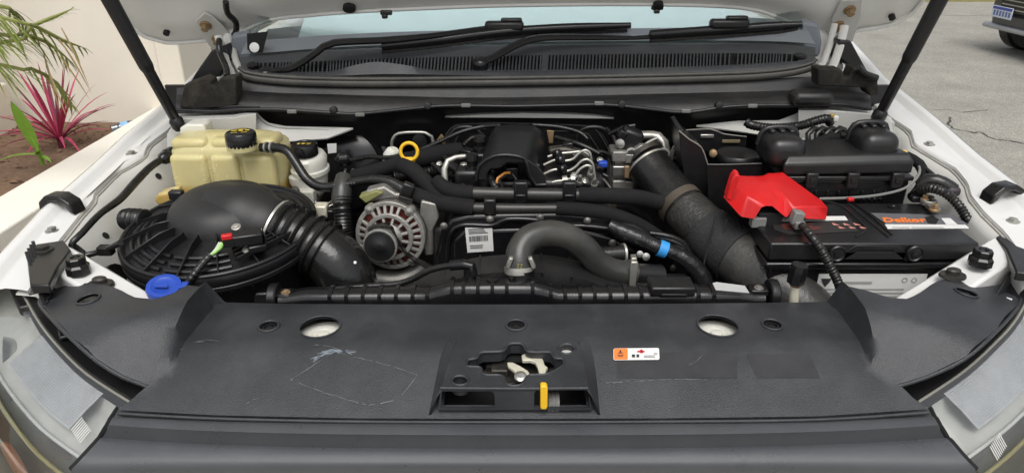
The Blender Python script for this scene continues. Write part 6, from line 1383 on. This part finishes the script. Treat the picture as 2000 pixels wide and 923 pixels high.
rbox('bumper', cl(-.875, -.01, .31), (1.74, .10, .06), mat('silver_bumper', (.4, .41, .42), .35, .3), carT, rot=rbm, bev=.025, seg=3)
rbox('grille', cl(-.875, -.03, .62), (1.2, .10, .22), PLASG, carT, rot=rbm, bev=.02)
for k in range(4): rbox('grille_slat', cl(-.875, -.085, .55 + .05*k), (1.1, .01, .014), STEEL, carT, rot=rbm, bev=.002)
pl_ = rbox('number_plate', cl(-1.36, -.10, .50), (.37, .012, .135), mat('plate_white', (.62, .66, .75), .4, 0, .03), carT, rot=rbm, bev=.004)
rbox('plate_header', cl(-1.36, -.108, .545), (.35, .004, .03), mat('plate_blue', (.05, .08, .35), .4), pl_, rot=rbm, bev=0)
o_ = cl(-1.52, -.1075, .455)
quads('plate_characters', [(.01+.055*i, .0, .045+.055*i, .06) for i in range(6)], o_, u_, (0, 0, 1), mat('plate_ink', (.12, .16, .35), .5), pl_)
for a_ in (-.2, -1.55): rbox('headlight', cl(a_, -.02, .80), (.34, .10, .13), CHROME, carT, rot=rbm, bev=.03)
for a_, b_ in ((.0, .5), (.0, 3.1), (-1.75, .5), (-1.75, 3.1)):
    wt = lathe('wheel', cl(a_ + (.012 if a_ == 0 else -.012) - .1*(1 if a_ == 0 else -1), b_, .33), u_, [(.20, -.1), (.30, -.11), (.33, -.08), (.33, .08), (.30, .11), (.20, .10)], RUB, carT, 36)
    lathe('rim', cl(a_ + (.012 if a_ == 0 else -.012) - .1*(1 if a_ == 0 else -1), b_, .33), u_, [(.05, .085), (.19, .10), (.20, .098), (.20, -.098), (.05, -.085)], ALU, wt, 24)
for a0 in (0.001,):
    prism('side_window', [cl(-.105, 1.75, 1.0), cl(-.19, 2.0, 1.48), cl(-.20, 3.6, 1.48), cl(-.105, 3.9, 1.02)], u_*.012, PLASG, carT, .004)

# ================================================================ SMALL LOOMS AND LINES BEHIND THE ENGINE
ew = thing('engine_loom', 'tangle of thin black wires and small plugs around the injector cover', 'harness', Yp(900, 330, 1.6))
for pth, r_ in ((((845, 320, 1.60), (862, 335, 1.57), (872, 352, 1.54), (880, 372, 1.51)), .006), (((850, 300, 1.64), (875, 310, 1.61), (890, 330, 1.58), (900, 360, 1.54)), .005), (((878, 322, 1.57), (896, 334, 1.55), (905, 350, 1.53), (903, 372, 1.50)), .012), (((905, 285, 1.68), (920, 270, 1.70), (945, 265, 1.71)), .006),
                (((1085, 268, 1.70), (1110, 275, 1.68), (1140, 285, 1.66), (1170, 300, 1.65)), .006), (((1150, 300, 1.66), (1175, 296, 1.66), (1195, 310, 1.67), (1200, 340, 1.66)), .005), (((1165, 345, 1.58), (1180, 352, 1.57), (1195, 372, 1.55)), .006), (((1185, 250, 1.80), (1200, 270, 1.77), (1205, 300, 1.74)), .005), (((1310, 300, 1.72), (1325, 315, 1.70), (1335, 345, 1.66), (1340, 380, 1.62)), .007), (((1318, 330, 1.68), (1345, 322, 1.66), (1365, 335, 1.64)), .005), (((1190, 262, 1.78), (1215, 250, 1.77), (1240, 245, 1.77)), .006), (((1000, 338, 1.53), (1010, 352, 1.52), (1000, 366, 1.50)), .004)):
    tube('wire', Ys(pth), r_, RUB, ew, 8, .012, wob=.08)
for px, py, y, s_ in ((893, 345, 1.56, .026), (912, 300, 1.64, .03), (1110, 285, 1.64, .024), (1168, 330, 1.60, .022), (1342, 330, 1.66, .028), (1182, 345, 1.60, .02), (870, 345, 1.56, .02), (948, 300, 1.66, .022)):
    rbox('plug', Yp(px, py, y), (s_, s_*.9, s_*.8), PLASG, ew, rot=Matrix.Rotation(random.uniform(-.5, .5), 3, 'Y') @ Matrix.Rotation(random.uniform(-.5, .5), 3, 'Z'), bev=.003)
for px, py, y in ((905, 322, 1.60), (1125, 300, 1.62), (1172, 312, 1.63), (1330, 352, 1.64), (858, 318, 1.62), (1122, 342, 1.54), (1143, 352, 1.535)):
    bolt(Yp(px, py, y), (random.uniform(-.3, .3), -.6, 1), .0055, STEEL, ew)

hs_ = thing('heat_shield', 'dark pressed heat shield with thin pale edges behind the injector cover', 'heat shield', Yp(1000, 280, 1.84))
prism('shield_panel', Ys([(862, 330), (868, 262), (890, 242), (960, 238), (1060, 240), (1150, 244), (1178, 262), (1200, 300), (1200, 330)], 1.845), (0, .006, 0), METBLK, hs_, .003)
EDGE = mat('pale_shield_edge', (.13, .13, .125), .4, .5, .3, 60)  # paler grey for the thin strips along the shield's edges
for pth in ([(868, 300), (872, 264), (892, 245), (955, 241)], [(1060, 243), (1148, 247), (1172, 264), (1192, 300)], [(1070, 256), (1138, 258), (1156, 272), (1176, 304)], [(884, 300), (892, 270), (908, 256), (950, 252)]): tube('shield_edge', Ys(pth, 1.842), .0015, EDGE, hs_, 6)
